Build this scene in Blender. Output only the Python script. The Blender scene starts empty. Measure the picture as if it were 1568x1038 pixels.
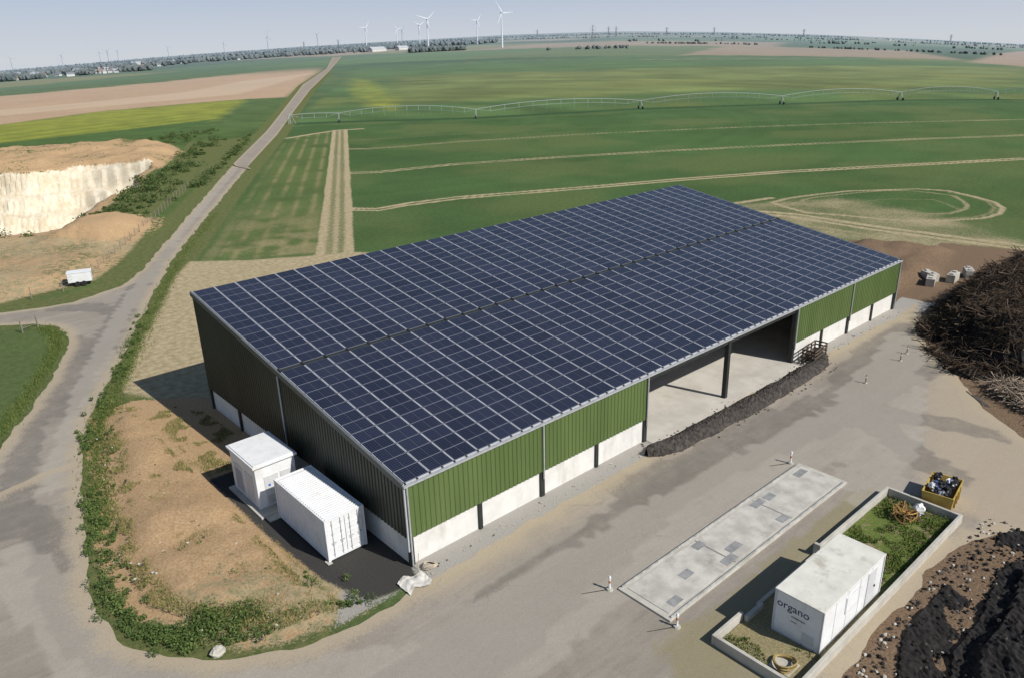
import bpy, math, random
import numpy as np
from mathutils import Vector, Matrix
from mathutils.geometry import delaunay_2d_cdt
random.seed(7); rng=np.random.default_rng(7)
scene=bpy.context.scene
COL=bpy.context.collection
# ------------------------------------------------------------------ camera
CX,CY,CZ=-18.236,-29.664,26.225
psi,th,ro,fpx=0.85130,0.36748,-0.02843,1169.81
F=Vector((math.cos(psi)*math.cos(th),math.sin(psi)*math.cos(th),-math.sin(th)))
R0=Vector((math.sin(psi),-math.cos(psi),0)); U0=R0.cross(F)
Rv=math.cos(ro)*R0+math.sin(ro)*U0; Uv=-math.sin(ro)*R0+math.cos(ro)*U0
cd=bpy.data.cameras.new("camera"); cam=bpy.data.objects.new("camera",cd); COL.objects.link(cam)
cam.matrix_world=Matrix(((Rv.x,Uv.x,-F.x,CX),(Rv.y,Uv.y,-F.y,CY),(Rv.z,Uv.z,-F.z,CZ),(0,0,0,1)))
cd.sensor_width=36; cd.lens=fpx*36/1568; cd.clip_start=.5; cd.clip_end=30000
scene.camera=cam
# ------------------------------------------------------------------ terrain function (gently rolling plain)
AZ=[0.0,0.2088,0.2821,0.3852,0.4864,0.5951,0.7098,0.8408,0.9865,1.1018,1.2113,1.3130,1.4060,1.4901,1.8]
SL=[-.03,-0.0223,-0.0154,-0.0070,0.0005,0.0065,0.0105,0.0104,0.0068,0.0032,-0.0016,-0.0073,-0.0132,-0.018,-.03]
SL=[s+.0034 for s in SL]
def terr(x,y):
    x=np.asarray(x,float); y=np.asarray(y,float)
    dx,dy=x-CX,y-CY; r=np.hypot(dx,dy); a=np.arctan2(dy,dx)
    s=np.interp(a,AZ,SL); t=np.maximum(0,r-250)
    s=np.where((a<-1.2)|(a>2.8),0,s)
    return s*t*t/(t+300)
def T(x,y): return float(terr(x,y))
def polar(az,r):
    return CX+r*math.cos(az),CY+r*math.sin(az)
# ------------------------------------------------------------------ numpy helpers
def vnoise(x,y,sc,seed=0):
    x=np.asarray(x)/sc+seed*17.3; y=np.asarray(y)/sc-seed*9.1
    x,y=x*.8-y*.6,x*.6+y*.8
    xi=np.floor(x); yi=np.floor(y); fx=x-xi; fy=y-yi
    fx=fx*fx*(3-2*fx); fy=fy*fy*(3-2*fy)
    def h(a,b):
        v=np.sin(a*127.1+b*311.7+seed*74.7)*43758.5453
        v=v-np.floor(v); v=np.sin(v*913.7+a*3.1-b*7.7)*9631.31
        return v-np.floor(v)
    return (h(xi,yi)*(1-fx)+h(xi+1,yi)*fx)*(1-fy)+(h(xi,yi+1)*(1-fx)+h(xi+1,yi+1)*fx)*fy
def fbm(x,y,sc,seed=0,o=4):
    s=0;a=.5;t=0
    for i in range(o):
        s=s+a*vnoise(x,y,sc/2**i,seed+i);t+=a;a*=.5
    return s/t
def sstep(a,b,x):
    t=np.clip((x-a)/(b-a),0,1); return t*t*(3-2*t)
def seg_d(px,py,pts,closed):
    d=np.full(px.shape,1e9); n=len(pts)
    for i in range(n if closed else n-1):
        ax,ay=pts[i]; bx,by=pts[(i+1)%n]
        vx,vy=bx-ax,by-ay; L=vx*vx+vy*vy+1e-12
        t=np.clip(((px-ax)*vx+(py-ay)*vy)/L,0,1)
        d=np.minimum(d,(px-ax-t*vx)**2+(py-ay-t*vy)**2)
    return np.sqrt(d)
def sdf(X,Y,poly,M=6.0):
    shp=X.shape; X=X.ravel();Y=Y.ravel()
    out=np.full(X.shape,-M); P=np.array(poly)
    k=(X>P[:,0].min()-M)&(X<P[:,0].max()+M)&(Y>P[:,1].min()-M)&(Y<P[:,1].max()+M)
    px,py=X[k],Y[k]; d=seg_d(px,py,poly,True)
    ins=np.zeros(px.shape,bool); n=len(poly)
    for i in range(n):
        ax,ay=poly[i]; bx,by=poly[(i+1)%n]
        if ay==by: continue
        c=((ay>py)!=(by>py))&(px<(bx-ax)*(py-ay)/(by-ay)+ax)
        ins^=c
    out[k]=np.where(ins,d,-d)
    return np.maximum(out,-M).reshape(shp)
def ldist(X,Y,line,M=8.0):
    shp=X.shape; X=X.ravel();Y=Y.ravel()
    out=np.full(X.shape,M); P=np.array(line)
    k=(X>P[:,0].min()-M)&(X<P[:,0].max()+M)&(Y>P[:,1].min()-M)&(Y<P[:,1].max()+M)
    out[k]=np.minimum(M,seg_d(X[k],Y[k],line,False))
    return out.reshape(shp)
# ------------------------------------------------------------------ shader helpers
class Mt:
    def __init__(s,name,rough=.8,spec=.3,metal=0):
        s.m=bpy.data.materials.new(name); s.m.use_nodes=True; s.nt=s.m.node_tree
        s.b=s.nt.nodes["Principled BSDF"]; s.b.inputs["Roughness"].default_value=rough
        s.b.inputs["Specular IOR Level"].default_value=spec; s.b.inputs["Metallic"].default_value=metal
        g=s.nt.nodes.new("ShaderNodeNewGeometry"); s.pos=g.outputs["Position"]; s.geo=g
    def n(s,t): return s.nt.nodes.new(t)
    def L(s,a,b):
        if hasattr(a,"node"): s.nt.links.new(a,b)
        else:
            if isinstance(a,(tuple,list)) and len(a)==3 and b.type=='RGBA': a=(*a,1)
            b.default_value=a
    def noise(s,sc,det=4,r=.55,vec=None,stretch=None):
        v=vec or s.pos
        if stretch:
            mp=s.n("ShaderNodeMapping"); s.L(v,mp.inputs[0]); mp.inputs[3].default_value=stretch[:3]
            if len(stretch)>3: mp.inputs[2].default_value=(0,0,stretch[3])
            v=mp.outputs[0]
        k=s.n("ShaderNodeTexNoise"); s.L(v,k.inputs["Vector"]); k.inputs["Scale"].default_value=sc
        k.inputs["Detail"].default_value=det; k.inputs["Roughness"].default_value=r
        return k.outputs[0]
    def math(s,op,a,b=0.0,c=None):
        k=s.n("ShaderNodeMath"); k.operation=op; s.L(a,k.inputs[0]); s.L(b,k.inputs[1])
        if c is not None: s.L(c,k.inputs[2])
        return k.outputs[0]
    def ramp(s,v,a,b,lo=0.,hi=1.):
        k=s.n("ShaderNodeMapRange"); k.interpolation_type='SMOOTHSTEP'; s.L(v,k.inputs[0])
        k.inputs[1].default_value=a;k.inputs[2].default_value=b;k.inputs[3].default_value=lo;k.inputs[4].default_value=hi
        return k.outputs[0]
    def mix(s,f,a,b,mode='MIX'):
        k=s.n("ShaderNodeMix"); k.data_type='RGBA'; k.blend_type=mode; s.L(f,k.inputs[0]); s.L(a,k.inputs[6]); s.L(b,k.inputs[7])
        return k.outputs[2]
    def attr(s,name,col=False):
        k=s.n("ShaderNodeAttribute"); k.attribute_name=name; return k.outputs["Color" if col else "Fac"]
    def xyz(s):
        k=s.n("ShaderNodeSeparateXYZ"); s.L(s.pos,k.inputs[0]); return k.outputs
    def color(s,c): s.L(c,s.b.inputs["Base Color"]); return s
    def bump(s,h,st=.3,d=.05):
        k=s.n("ShaderNodeBump"); k.inputs["Strength"].default_value=st; k.inputs["Distance"].default_value=d
        s.L(h,k.inputs["Height"]); s.L(k.outputs[0],s.b.inputs["Normal"]); return s
def simple(name,c,rough=.7,var=.15,sc=1.5,spec=.3,metal=0,dirt=None,bump=0):
    m=Mt(name,rough,spec,metal)
    n=m.noise(sc,6,.65); d=tuple(x*(1-var) for x in c); u=tuple(min(1,x*(1+var)) for x in c)
    col=m.mix(m.ramp(n,.3,.7),d,u)
    if dirt:
        n2=m.noise(sc*.6,8,.7,stretch=(1,1,.35)); col=m.mix(m.ramp(n2,.5,.75,0,dirt[1]),col,dirt[0])
    m.color(col)
    if bump: m.bump(m.noise(sc*10,4),bump,.03)
    return m.m
# ------------------------------------------------------------------ mesh helpers
def link(o,parent=None):
    COL.objects.link(o)
    if parent is not None: o.parent=parent
    return o
def empty(name,loc=(0,0,0),rot=0):
    e=bpy.data.objects.new(name,None); COL.objects.link(e); e.location=loc; e.rotation_euler=(0,0,rot); e.empty_display_size=.5
    return e
class MB:
    def __init__(s): s.v=[];s.f=[];s.mi=[]
    def add(s,vs,fs,m=0):
        o=len(s.v); s.v+=[tuple(v) for v in vs]; s.f+=[tuple(o+i for i in f) for f in fs]; s.mi+=[m]*len(fs)
    def box(s,x0,x1,y0,y1,z0,z1,m=0,M=None):
        vs=[(x,y,z) for z in (z0,z1) for y in (y0,y1) for x in (x0,x1)]
        if M is not None: vs=[tuple(M@Vector(v)) for v in vs]
        s.add(vs,[(0,2,3,1),(4,5,7,6),(0,1,5,4),(2,6,7,3),(0,4,6,2),(1,3,7,5)],m)
    def rod(s,a,b,r0,r1=None,n=6,m=0,cap=True):
        a=Vector(a);b=Vector(b);r1=r0 if r1 is None else r1
        d=(b-a).normalized(); u=d.orthogonal().normalized(); w=d.cross(u)
        vs=[]
        for P,r in ((a,r0),(b,r1)):
            for i in range(n):
                t=2*math.pi*i/n; vs.append(P+u*math.cos(t)*r+w*math.sin(t)*r)
        fs=[(i,(i+1)%n,n+(i+1)%n,n+i) for i in range(n)]
        if cap: fs+=[tuple(range(n-1,-1,-1)),tuple(range(n,2*n))]
        s.add(vs,fs,m)
    def torus(s,c,R,r,m=0,tilt=(0,0,1),n=24,k=6,wob=0):
        d=Vector(tilt).normalized(); u=d.orthogonal().normalized(); w=d.cross(u); c=Vector(c); vs=[]
        for i in range(n):
            t=2*math.pi*i/n; rr=R*(1+wob*math.sin(3*t)); e=u*math.cos(t)+w*math.sin(t)
            for j in range(k):
                q=2*math.pi*j/k; vs.append(c+e*(rr+r*math.cos(q))+d*r*math.sin(q))
        s.add(vs,[(i*k+j,((i+1)%n)*k+j,((i+1)%n)*k+(j+1)%k,i*k+(j+1)%k) for i in range(n) for j in range(k)],m)
    def blob(s,c,r,m=0,seed=0,jit=.2,nu=10,nv=7):
        R=random.Random(seed); vs=[]
        for i in range(nv+1):
            ph=math.pi*i/nv
            for j in range(nu):
                t=2*math.pi*j/nu; k=1+jit*(R.random()-.5)*2*(0<i<nv)
                vs.append((c[0]+r[0]*k*math.sin(ph)*math.cos(t),c[1]+r[1]*k*math.sin(ph)*math.sin(t),c[2]+r[2]*k*math.cos(ph)))
        s.add(vs,[(i*nu+j,(i+1)*nu+j,(i+1)*nu+(j+1)%nu,i*nu+(j+1)%nu) for i in range(nv) for j in range(nu)],m)
    def obj(s,name,mats,parent=None,smooth=False,bevel=0):
        me=bpy.data.meshes.new(name); me.from_pydata(s.v,[],s.f)
        for m in (mats if isinstance(mats,(list,tuple)) else [mats]): me.materials.append(m)
        me.polygons.foreach_set("material_index",s.mi)
        if smooth: me.polygons.foreach_set("use_smooth",[True]*len(s.f))
        me.update(); o=bpy.data.objects.new(name,me); link(o,parent)
        if bevel:
            b=o.modifiers.new("bevel",'BEVEL'); b.width=bevel; b.segments=2; b.limit_method='ANGLE'
        return o
def np_mesh(name,V,Fq,mat,attrs=None,cols=None,smooth=True,parent=None):
    me=bpy.data.meshes.new(name); V=np.asarray(V,dtype=np.float32); Fq=np.asarray(Fq,dtype=np.int32); k=Fq.shape[1]
    me.vertices.add(len(V)); me.vertices.foreach_set("co",V.ravel())
    me.loops.add(Fq.size); me.loops.foreach_set("vertex_index",Fq.ravel())
    me.polygons.add(len(Fq)); me.polygons.foreach_set("loop_start",np.arange(0,Fq.size,k,dtype=np.int32))
    try: me.polygons.foreach_set("loop_total",np.full(len(Fq),k,dtype=np.int32))
    except Exception: pass
    me.polygons.foreach_set("use_smooth",np.full(len(Fq),smooth))
    me.update(calc_edges=True); me.validate()
    for n,a in (attrs or {}).items():
        t=me.attributes.new(n,'FLOAT','POINT'); t.data.foreach_set("value",np.asarray(a,dtype=np.float32).ravel())
    for n,a in (cols or {}).items():
        t=me.attributes.new(n,'FLOAT_COLOR','POINT'); c=np.ones((len(V),4),dtype=np.float32); c[:,:3]=a; t.data.foreach_set("color",c.ravel())
    for m in (mat if isinstance(mat,list) else [mat]): me.materials.append(m)
    o=bpy.data.objects.new(name,me); return link(o,parent)
def unit(v): return v/np.maximum(1e-9,np.linalg.norm(v,axis=-1,keepdims=True))
def leafcloud(name,C,Rr,nper,size,mat,parent=None):
    C=np.repeat(np.asarray(C,float),nper,0); Rr=np.repeat(np.asarray(Rr,float),nper,0); n=len(C)
    d=unit(rng.normal(size=(n,3))); rad=rng.random((n,1))**.45
    P=C+d*rad*Rr; P[:,2]=np.maximum(P[:,2],C[:,2]-Rr[:,2]*.9)
    a=unit(rng.normal(size=(n,3))+np.array([0,0,.3])); b=unit(np.cross(a,rng.normal(size=(n,3))))
    s=size*(.6+.8*rng.random((n,1)))
    V=np.stack([P-a*s,P+b*s*.5,P+a*s,P-b*s*.5],1).reshape(-1,3)
    cl=np.repeat(rng.random(n//nper),nper)
    return np_mesh(name,V,np.arange(n*4).reshape(-1,4),mat,{"sh":np.repeat(.45*rng.random(n)+.55*cl,4)},smooth=False,parent=parent)
def blades(name,P,h,w,mat,parent=None):
    n=len(P); t=rng.random(n)*2*math.pi; u=np.stack([np.cos(t),np.sin(t),np.zeros(n)],1)
    lean=rng.normal(size=(n,3))*.35; lean[:,2]=1
    hh=(h*(.5+rng.random(n)))[:,None]; ww=w
    V=np.stack([P-u*ww,P+u*ww,P+lean*hh],1).reshape(-1,3)
    return np_mesh(name,V,np.arange(n*3).reshape(-1,3),mat,{"sh":np.repeat(rng.random(n),3)},smooth=False,parent=parent)
def sticks(name,A,B,r,mat,parent=None):
    n=len(A); d=unit(B-A); u=unit(np.cross(d,rng.normal(size=(n,3)))); w=np.cross(d,u); vs=[]
    for P,k in ((A,1.),(B,.4)):
        for i in range(3):
            q=2*math.pi*i/3; vs.append(P+(u*math.cos(q)+w*math.sin(q))*r[:,None]*k)
    V=np.stack(vs,1).reshape(-1,3); b=np.arange(n)[:,None]*6
    Fq=np.concatenate([b+np.array([[i,(i+1)%3,3+(i+1)%3,3+i]]) for i in range(3)],0)
    return np_mesh(name,V,Fq,mat,{"sh":np.repeat(rng.random(n),6)},smooth=False,parent=parent)
# ------------------------------------------------------------------ ground outlines back-projected from image pixels (metres)
rR=[(425.3,768.4),(237.3,458.9),(147.7,305.4),(97.9,218.8),(58,152.6),(29.9,104.5),(13.8,76.6),(6.3,61.6),(-1.1,46),(-7,34),(-8.5,30.8),(-9.9,26),(-11.3,20.5),(-12.3,15.6),(-13.1,11.5),(-13.7,7.8),(-13.7,6),(-13.2,4.2),(-12.1,2.2),(-10.5,.6),(-8.9,-.6),(-6.9,-1.4),(-4.4,-1.7),(-2.5,-1.9),(-.8,-1.8)]
rL=[(460.2,838.5),(270.8,533.6),(156.9,332.5),(100.5,232.7),(57.5,160.1),(27,106.3),(11.3,78.3),(6.8,70.7),(5.2,69.1),(2.2,67.7),(-.9,66.4),(-4.1,67),(-7.7,68.2),(-14.5,71.3)]
slo=[(-15,66.1),(-8.6,63.1),(-5.9,61.2),(-4.3,58.7),(-3.9,55.7),(-4.6,52),(-6.5,46.9),(-9.3,40.7),(-11.7,35.9),(-13.8,32.2),(-18,23.9)]
pivot=[(119.6,252.6),(134.8,242.2),(174.3,207.4),(237.3,178.2),(284.5,142.3),(328,112.8),(352.1,84),(362,50),(366,12)]
pit=[(-60,150),(-15.8,124.5),(-.1,113.4),(4.9,110.6),(11.7,112),(17.6,125.7),(30.6,147.7),(43.7,170.8),(46,178),(31.5,191),(14.7,202),(-9.7,226),(-60,256)]
verge=[(-7.9,32.4),(-4.5,33.2),(0,30),(1,8),(.5,0),(-3.6,-1.6),(-7.8,-.9),(-9.7,.4),(-12.6,6),(-12.4,12),(-10.5,19.7)]
tanp=[(15.5,74.7),(21.4,69.2),(29.6,64.4),(33.6,62.6),(45,45),(10,30),(-2,27),(-3.1,32.7),(-4.5,35.8),(.8,47.7),(5,56),(11,68)]
# ------------------------------------------------------------------ ground sheet
def geo(a,b,s0,g):
    o=[a];s=s0
    while abs(o[-1]-a)<abs(b-a):
        o.append(o[-1]+math.copysign(s,b-a)); s*=g
    return o[1:]
def axis(dense,lo,hi):
    o=[]
    for a,b,s in dense: o+=list(np.arange(a,b-1e-6,s))
    o.append(dense[-1][1])
    return np.array(geo(dense[0][0],lo,dense[0][2]*1.3,1.16)[::-1]+o+geo(dense[-1][1],hi,dense[-1][2],1.055))
xs=axis([(-60,-22,1.2),(-22,28,.4),(28,135,.6),(135,300,1.2),(300,400,2)],-5000,9000)
ys=axis([(-50,-24,1.2),(-24,70,.4),(70,215,.7),(215,270,1.2),(270,480,2.4)],-5000,9000)
X,Y=np.meshgrid(xs,ys); nx,ny=len(xs),len(ys)
Rr=np.hypot(X-CX,Y-CY)
Z=terr(X,Y)
sp=sdf(X,Y,pit,16)+ (fbm(X,Y,18,3,2)-.5)*6
ledge=.42*sstep(0,3.2,sp)+.26*sstep(4.6,6.8,sp)+.32*sstep(8.2,11.5,sp)
Z=Z-13*ledge+sstep(.5,9,sp)*(fbm(X,Y,12,5,2)-.5)*6
sv=sdf(X,Y,verge)
Z=Z+sstep(.6,3,sv)*sstep(-3.9,-6,X)*(fbm(X,Y,3.0,8)*.75+.18*fbm(X,Y,.9,88))
bank=[(60.6,2),(60.6,14),(84,16),(88,4),(74,0.5)]
sb=sdf(X,Y,bank); Z=Z+sstep(0,3,sb)*fbm(X,Y,4,9)*1.6
earth=[(-60,300),(-6.8,273.9),(23.3,251.7),(48.7,243.1),(65,225.7),(60,200),(43.7,170.8),(31.5,189.9),(14.7,200.8),(-9.7,225),(-60,255)]
se=sdf(X,Y,earth); Z=Z+sstep(0,5,se)*fbm(X,Y,8,10)*3
lt=[(26,118),(22.3,111.6),(19.5,99.6),(9.8,80.9),(4.4,73.2),(-7.3,70.7),(-30,80),(-40,140),(-15.8,124.5),(-.1,113.4),(4.9,110.6),(11.7,112)]
sl_=sdf(X,Y,lt); Z=Z+sstep(1.5,6,sl_)*(fbm(X,Y,7,12))*1.5
Z=Z+sstep(-1,4,sdf(X,Y,[(9.8,92),(19.5,99.6),(22.5,108),(15,111),(8,109),(3,100)],8))*1.6
NZ=fbm(X,Y,30,21); NZ2=fbm(X,Y,6,22); NZ3=fbm(X,Y,120,23)
def C3(c): return np.array(c)[None,None,:]
rc=np.hypot(X-119.6,Y-252.6)
arc=vnoise(rc,np.zeros_like(rc),2.6,55)
col=C3((.066,.122,.040))*(0.64+.46*NZ[...,None]+.2*NZ2[...,None]+.12*arc[...,None])
yel_=sstep(.40,.7,fbm(X,Y,22,77)); col=col*(1-.6*yel_[...,None])+C3((.125,.158,.056))*.6*yel_[...,None]
def paint(mask,c,var=.25,nz=None):
    global col
    n=(NZ2 if nz is None else nz)[...,None]
    col=col*(1-mask[...,None])+C3(c)*(1-var/2+var*n)*mask[...,None]
def pm(poly,soft=2.,M=None):
    M=M or soft*3+6
    return sstep(-soft,soft,sdf(X,Y,poly,M)+(NZ2-.5)*soft)
beyond=[(119.6,252.6)]+pivot[1:]+[(1500,-200),(9000,600),(9000,9000),(5200,9000),(500,830),(150,300)]
paint(pm(beyond,2.5),(.085,.148,.048),.5,NZ)
paint(pm([(190,298),(345,209),(455,102),(820,205),(560,420),(490,440),(367,555)],16,80)*.9,(.160,.192,.060),.9,NZ)
paint(pm([(300,480),(365,555),(490,440),(720,330),(640,430),(520,600),(430,720)],20,60)*.7,(.095,.16,.05),.6,NZ)
paint(pm([(343,581),(334,540),(215,322),(176,266),(184,300),(250,430)],5,20)*(.25+.6*NZ2),(.27,.29,.045),.4)
arc2=vnoise(rc,np.zeros_like(rc),14,57); bm_=sstep(-2,2,sdf(X,Y,beyond,8))*sstep(900,500,Rr)
col=col*(1+bm_*(arc2-.5)*.4)[...,None]
yp=sstep(.5,.72,fbm(X,Y,60,91))*bm_; paint(.45*yp,(.20,.21,.06),.5)
paint(np.exp(-(ldist(X,Y,pivot,12)/3.2)**2),(.036,.085,.030))
paint(.55*np.exp(-(np.abs(ldist(X,Y,[(p[0]-9,p[1]-13) for p in pivot],30))/2.)**2),(.05,.10,.03))
left=[(5,72),(58,162),(157,334),(271,536),(460,842),(1500,2600),(1000,9000),(-5000,9000),(-5000,100),(-60,95)]
paint(pm(left,1.5),(.085,.135,.04),.7)
paint(pm([(568,1033),(430,800),(264,525),(197,411),(175,425),(140,425),(95,417),(44,376),(-100,330),(-500,500),(-300,760),(111,775),(264,821)],3),(.45,.315,.20),.15,NZ)
paint(pm([(300,700),(400,760),(197,480),(150,470),(95,462),(30,440),(-200,420),(-200,470),(95,520),(190,560)],3),(.51,.385,.26),.1,NZ)
paint(pm([(95,415),(175,425),(165,400),(108,297),(71,280),(26,262),(-60,240),(-200,300),(44,376)],3)*(.75+.25*NZ2),(.26,.28,.04),.5)
for o_ in (0,14,30): paint(.5*np.exp(-(ldist(X,Y,[(-60,262+o_),(30,282+o_),(75,300+o_),(120,320+o_)],6)/1.6)**2),(.09,.15,.035))
paint(pm([(-80,300),(26,280),(71,292),(112,305),(80,255),(65,226),(48,243),(20,254),(-10,275),(-60,300)],2),(.075,.13,.035),.6)
paint(pm([(820,205),(915,291),(1690,503),(2333,648),(3500,500),(1500,0)],8,40),(.34,.25,.17),.2,NZ)
for pts_,w_ in (([(700,560),(860,430),(1000,330)],7),([(880,760),(1150,600),(1400,470)],10),([(560,760),(760,640),(1000,560)],4),([(1500,1400),(2000,1100),(2600,800)],14)):
    paint(.75*np.exp(-(ldist(X,Y,pts_,60)/w_)**2),(.30,.24,.15),.3)
ca,sa=math.cos(.5),math.sin(.5); U_=X*ca+Y*sa; V_=-X*sa+Y*ca
ci=np.floor(U_/620+vnoise(U_,V_,900,4)*.6); cj=np.floor(V_/330+.3*ci)
hh=np.sin(ci*91.7+cj*47.3)*9631.1; hh=hh-np.floor(hh)
pal=np.array([(.05,.10,.035),(.08,.14,.045),(.055,.10,.04),(.10,.17,.05),(.12,.16,.055),(.30,.23,.15),(.06,.115,.045),(.20,.20,.075)])
pc=pal[(hh*8).astype(int)%8]
fm=sstep(900,1150,Rr)*(1-pm([(820,205),(915,291),(1690,503),(2333,648),(3500,500),(1500,0)],8,40))
col=col*(1-fm[...,None])+pc*fm[...,None]*(.85+.3*NZ3[...,None])
da=np.array([73.3,125.6]);da/=np.linalg.norm(da)
W_=(X-19.4)*da[1]-(Y-75.5)*da[0]; S_=(X-19.4)*da[0]+(Y-75.5)*da[1]
strip=sstep(-1,1,sdf(X,Y,[(17,72),(96,207),(116,215),(70.1,134),(43.2,87.6),(30,64.6)],6))
lines=(np.abs(((W_+.3)/3.1)%1-.5)*2)
paint(strip*.6,(.115,.155,.05),.5)
paint(strip*sstep(.5,.95,lines)*.75*sstep(.25,.6,NZ2),(.25,.225,.105))
paint(strip*sstep(45,0,S_)*.6*sstep(.3,.6,fbm(X,Y,4,66)),(.33,.28,.15))
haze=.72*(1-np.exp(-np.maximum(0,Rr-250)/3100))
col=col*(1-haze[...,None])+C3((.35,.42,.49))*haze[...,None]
# masks
rough=np.maximum.reduce([sstep(-1,1,sl_),sstep(-1,1,sv),.9*sstep(5,2,ldist(X,Y,rR[:-4])),.75*sstep(6,2,ldist(X,Y,rL)),.5*sstep(2.5,1,ldist(X,Y,slo))])
rough=np.maximum(rough,sstep(-2,2,sdf(X,Y,[(10,84),(25,112),(58,166),(90,222),(70,225),(44,170),(30,146),(17,124),(13,110)],8))*.8)
tan=sstep(-1,1,sdf(X,Y,tanp))*.95*(.64+.56*NZ2)
def track(pts,w,k=1.):
    global tan
    tan=np.maximum(tan,k*sstep(w*1.4,w*.4,ldist(X,Y,pts)+(NZ2-.5)*w*.6))
ta=[(117.6,216),(70.1,134),(43.2,87.6),(29.6,64.4)]; tc=[(120.4,213),(72.9,131),(46.1,84.7),(32.9,62.3)]
tb=[((a[0]+c[0])/2,(a[1]+c[1])/2) for a,c in zip(ta,tc)]
track(ta,.75,.85);track(tb,.5,.7);track(tc,.75,.85)
tan=np.maximum(tan,.48*sstep(3.2,1.5,ldist(X,Y,tb)))
track([(96,207),(108,212),(119,215),(126,212)],1.6,.8)
h1=[(92.9,166.3),(97,161),(106,157.5),(122.6,153),(159.4,135.1),(194.8,112.2),(228,86.4),(267.5,49.1),(300,10)]
h2=[(70.5,125.9),(76,121.5),(84,120),(94.7,117.3),(116.8,106.5),(139.4,94.1),(169.2,75.2),(199.2,54.6),(222.9,36),(250,8)]
h3=[(49,89),(52,85),(58,85),(67.9,82.9),(91.2,71.7),(109.4,63.7),(130.6,53),(155.7,37),(177.6,22.8),(205,-5)]
def dbl(pts,w,k,s=1.0):
    for q in (-s,s): track([(a+q*.35,b+q*.9) for a,b in pts],w,k)
dbl(h1,.6,.68);dbl(h2,.62,.74);dbl(h3,.65,.88)
track([(96.5,187),(112,180),(145,165),(196,135),(240,100)],.7,.5)
lo=[(100.3,38),(106,37.6),(111.6,35.7),(118,33.3),(123.5,29.5),(127.6,25),(129.2,20.6),(127,15.2),(123.1,11.3),(119,8.6),(114.2,7.5),(109.2,8.2),(105.2,10.8),(101.8,14.5),(99.8,19),(98,24),(97.3,29.3),(98,34.5),(100.3,38)]
for k,o,st in ((1.,0,.7),(.94,.3,.48),(.74,1.2,.55),(.5,-2,.45)):
    track([(113+(x-113)*k+o+math.sin(y*.5+k*9)*.7,22+(y-22)*k+o) for x,y in lo],.55,st)
track([(88,46),(92,38),(94.6,30),(94.3,16.5),(95.8,-1.2),(100,-30)],.6,.85); track([(86,44),(90.5,36),(92.4,30),(92.1,16.5),(93.6,-2),(97,-30)],.6,.85)
track([(84,38),(88,28),(89,14),(90,-2),(92,-20)],.5,.6); track([(80,52),(88,47),(96,42),(104,40)],.8,.7)
tan=np.maximum(tan,.53*sstep(-6,4,sdf(X,Y,[(80,50),(98,42),(112,32),(110,14),(96,-6),(86,0),(82,20)],12))*(.65+.7*NZ2))
tan=np.maximum(tan,.62*sstep(0,2,sl_)*(.45+NZ2))
tan=np.maximum(tan,.70*sstep(-1,1,sv)*sstep(5,-3,Y-9)*(.8+.3*NZ2))
soil=sstep(-1.,.8,sv)*(.45+.75*sstep(2,9,Y))*(.5+.8*fbm(X,Y,5,31))
soil=np.maximum(soil,sstep(-2,1,se)*(.3+.8*NZ2))
soil=np.maximum(soil,sstep(-1,1,sdf(X,Y,[(9.8,92),(19.5,99.6),(22.5,108),(15,111),(8,109),(3,100)],8))*.9)
soil=np.maximum(soil,sstep(0,2,sl_)*.62*(.3+fbm(X,Y,9,33)))
soil=np.maximum(soil,sstep(-3.5,-.5,sp)*.75*(sp<.8))
soilbrown=sstep(-1.5,1,sb)
lr=[(4,-18.6),(25.3,-18.6),(30,-20),(60,-24),(80,-60),(20,-60),(0,-42),(2,-24)]
soilbrown=np.maximum(soilbrown,sstep(-1,.3,sdf(X,Y,lr)))
soilbrown=np.maximum(soilbrown,.9*sstep(-2,1,sdf(X,Y,[(60,0),(90,6),(95,-12),(80,-26),(42,-30),(38,-18),(46,-9),(58,-3)],8)))
chalk=sstep(-.3,1.2,sp)
dark=sstep(-.9,.5,sdf(X,Y,[(-4.4,16.5),(.3,16.5),(.3,1),(-.6,-1.1),(-3.0,-.7),(-3.9,2.5),(-4.3,8)]))
gravel=sstep(-.5,.5,sdf(X,Y,[(-1.2,-2.5),(-.4,.3),(59.6,.3),(64,1),(64,-2.5)]))
gravel=np.maximum(gravel,.75*sstep(-.6,.8,sdf(X,Y,[(-5.8,-1.6),(-3.6,1.6),(-2.6,-.4),(-.5,-1.5)])))
idx=np.arange(nx*ny).reshape(ny,nx)
Fq=np.stack([idx[:-1,:-1],idx[:-1,1:],idx[1:,1:],idx[1:,:-1]],-1).reshape(-1,4)
gm=Mt("ground_soil_and_crops",.95,.1)
nA=gm.noise(.35,4);nB=gm.noise(1.6,6,.65);nC=gm.noise(7,5,.7);nD=gm.noise(28,3,.7)
v=gm.math('ADD',gm.math('MULTIPLY',nC,.6),gm.math('MULTIPLY',nD,.5))
c=gm.mix(1.0,gm.attr("field",True),gm.mix(gm.ramp(v,.3,.8),(.58,.62,.56),(1.42,1.36,1.44)),'MULTIPLY')
c=gm.mix(1.0,c,gm.mix(gm.ramp(nB,.3,.7),(.82,.85,.80),(1.18,1.15,1.20)),'MULTIPLY')
def layer(c,att,ca,cb,nz,vn,amp=.75,lo=.38,hi=.62):
    m=gm.math('MULTIPLY_ADD',gm.math('SUBTRACT',nz,.5),amp*2,gm.attr(att))
    return gm.mix(gm.ramp(m,lo,hi),c,gm.mix(gm.ramp(vn,.3,.7),ca,cb))
c=layer(c,"rough",(.062,.105,.030),(.20,.195,.080),nC,gm.math('ADD',gm.math('MULTIPLY',nB,.6),gm.math('MULTIPLY',nC,.4)),.3)
c=layer(c,"tan",(.33,.27,.15),(.52,.43,.28),nC,nB,.75,.34,.7)
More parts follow.
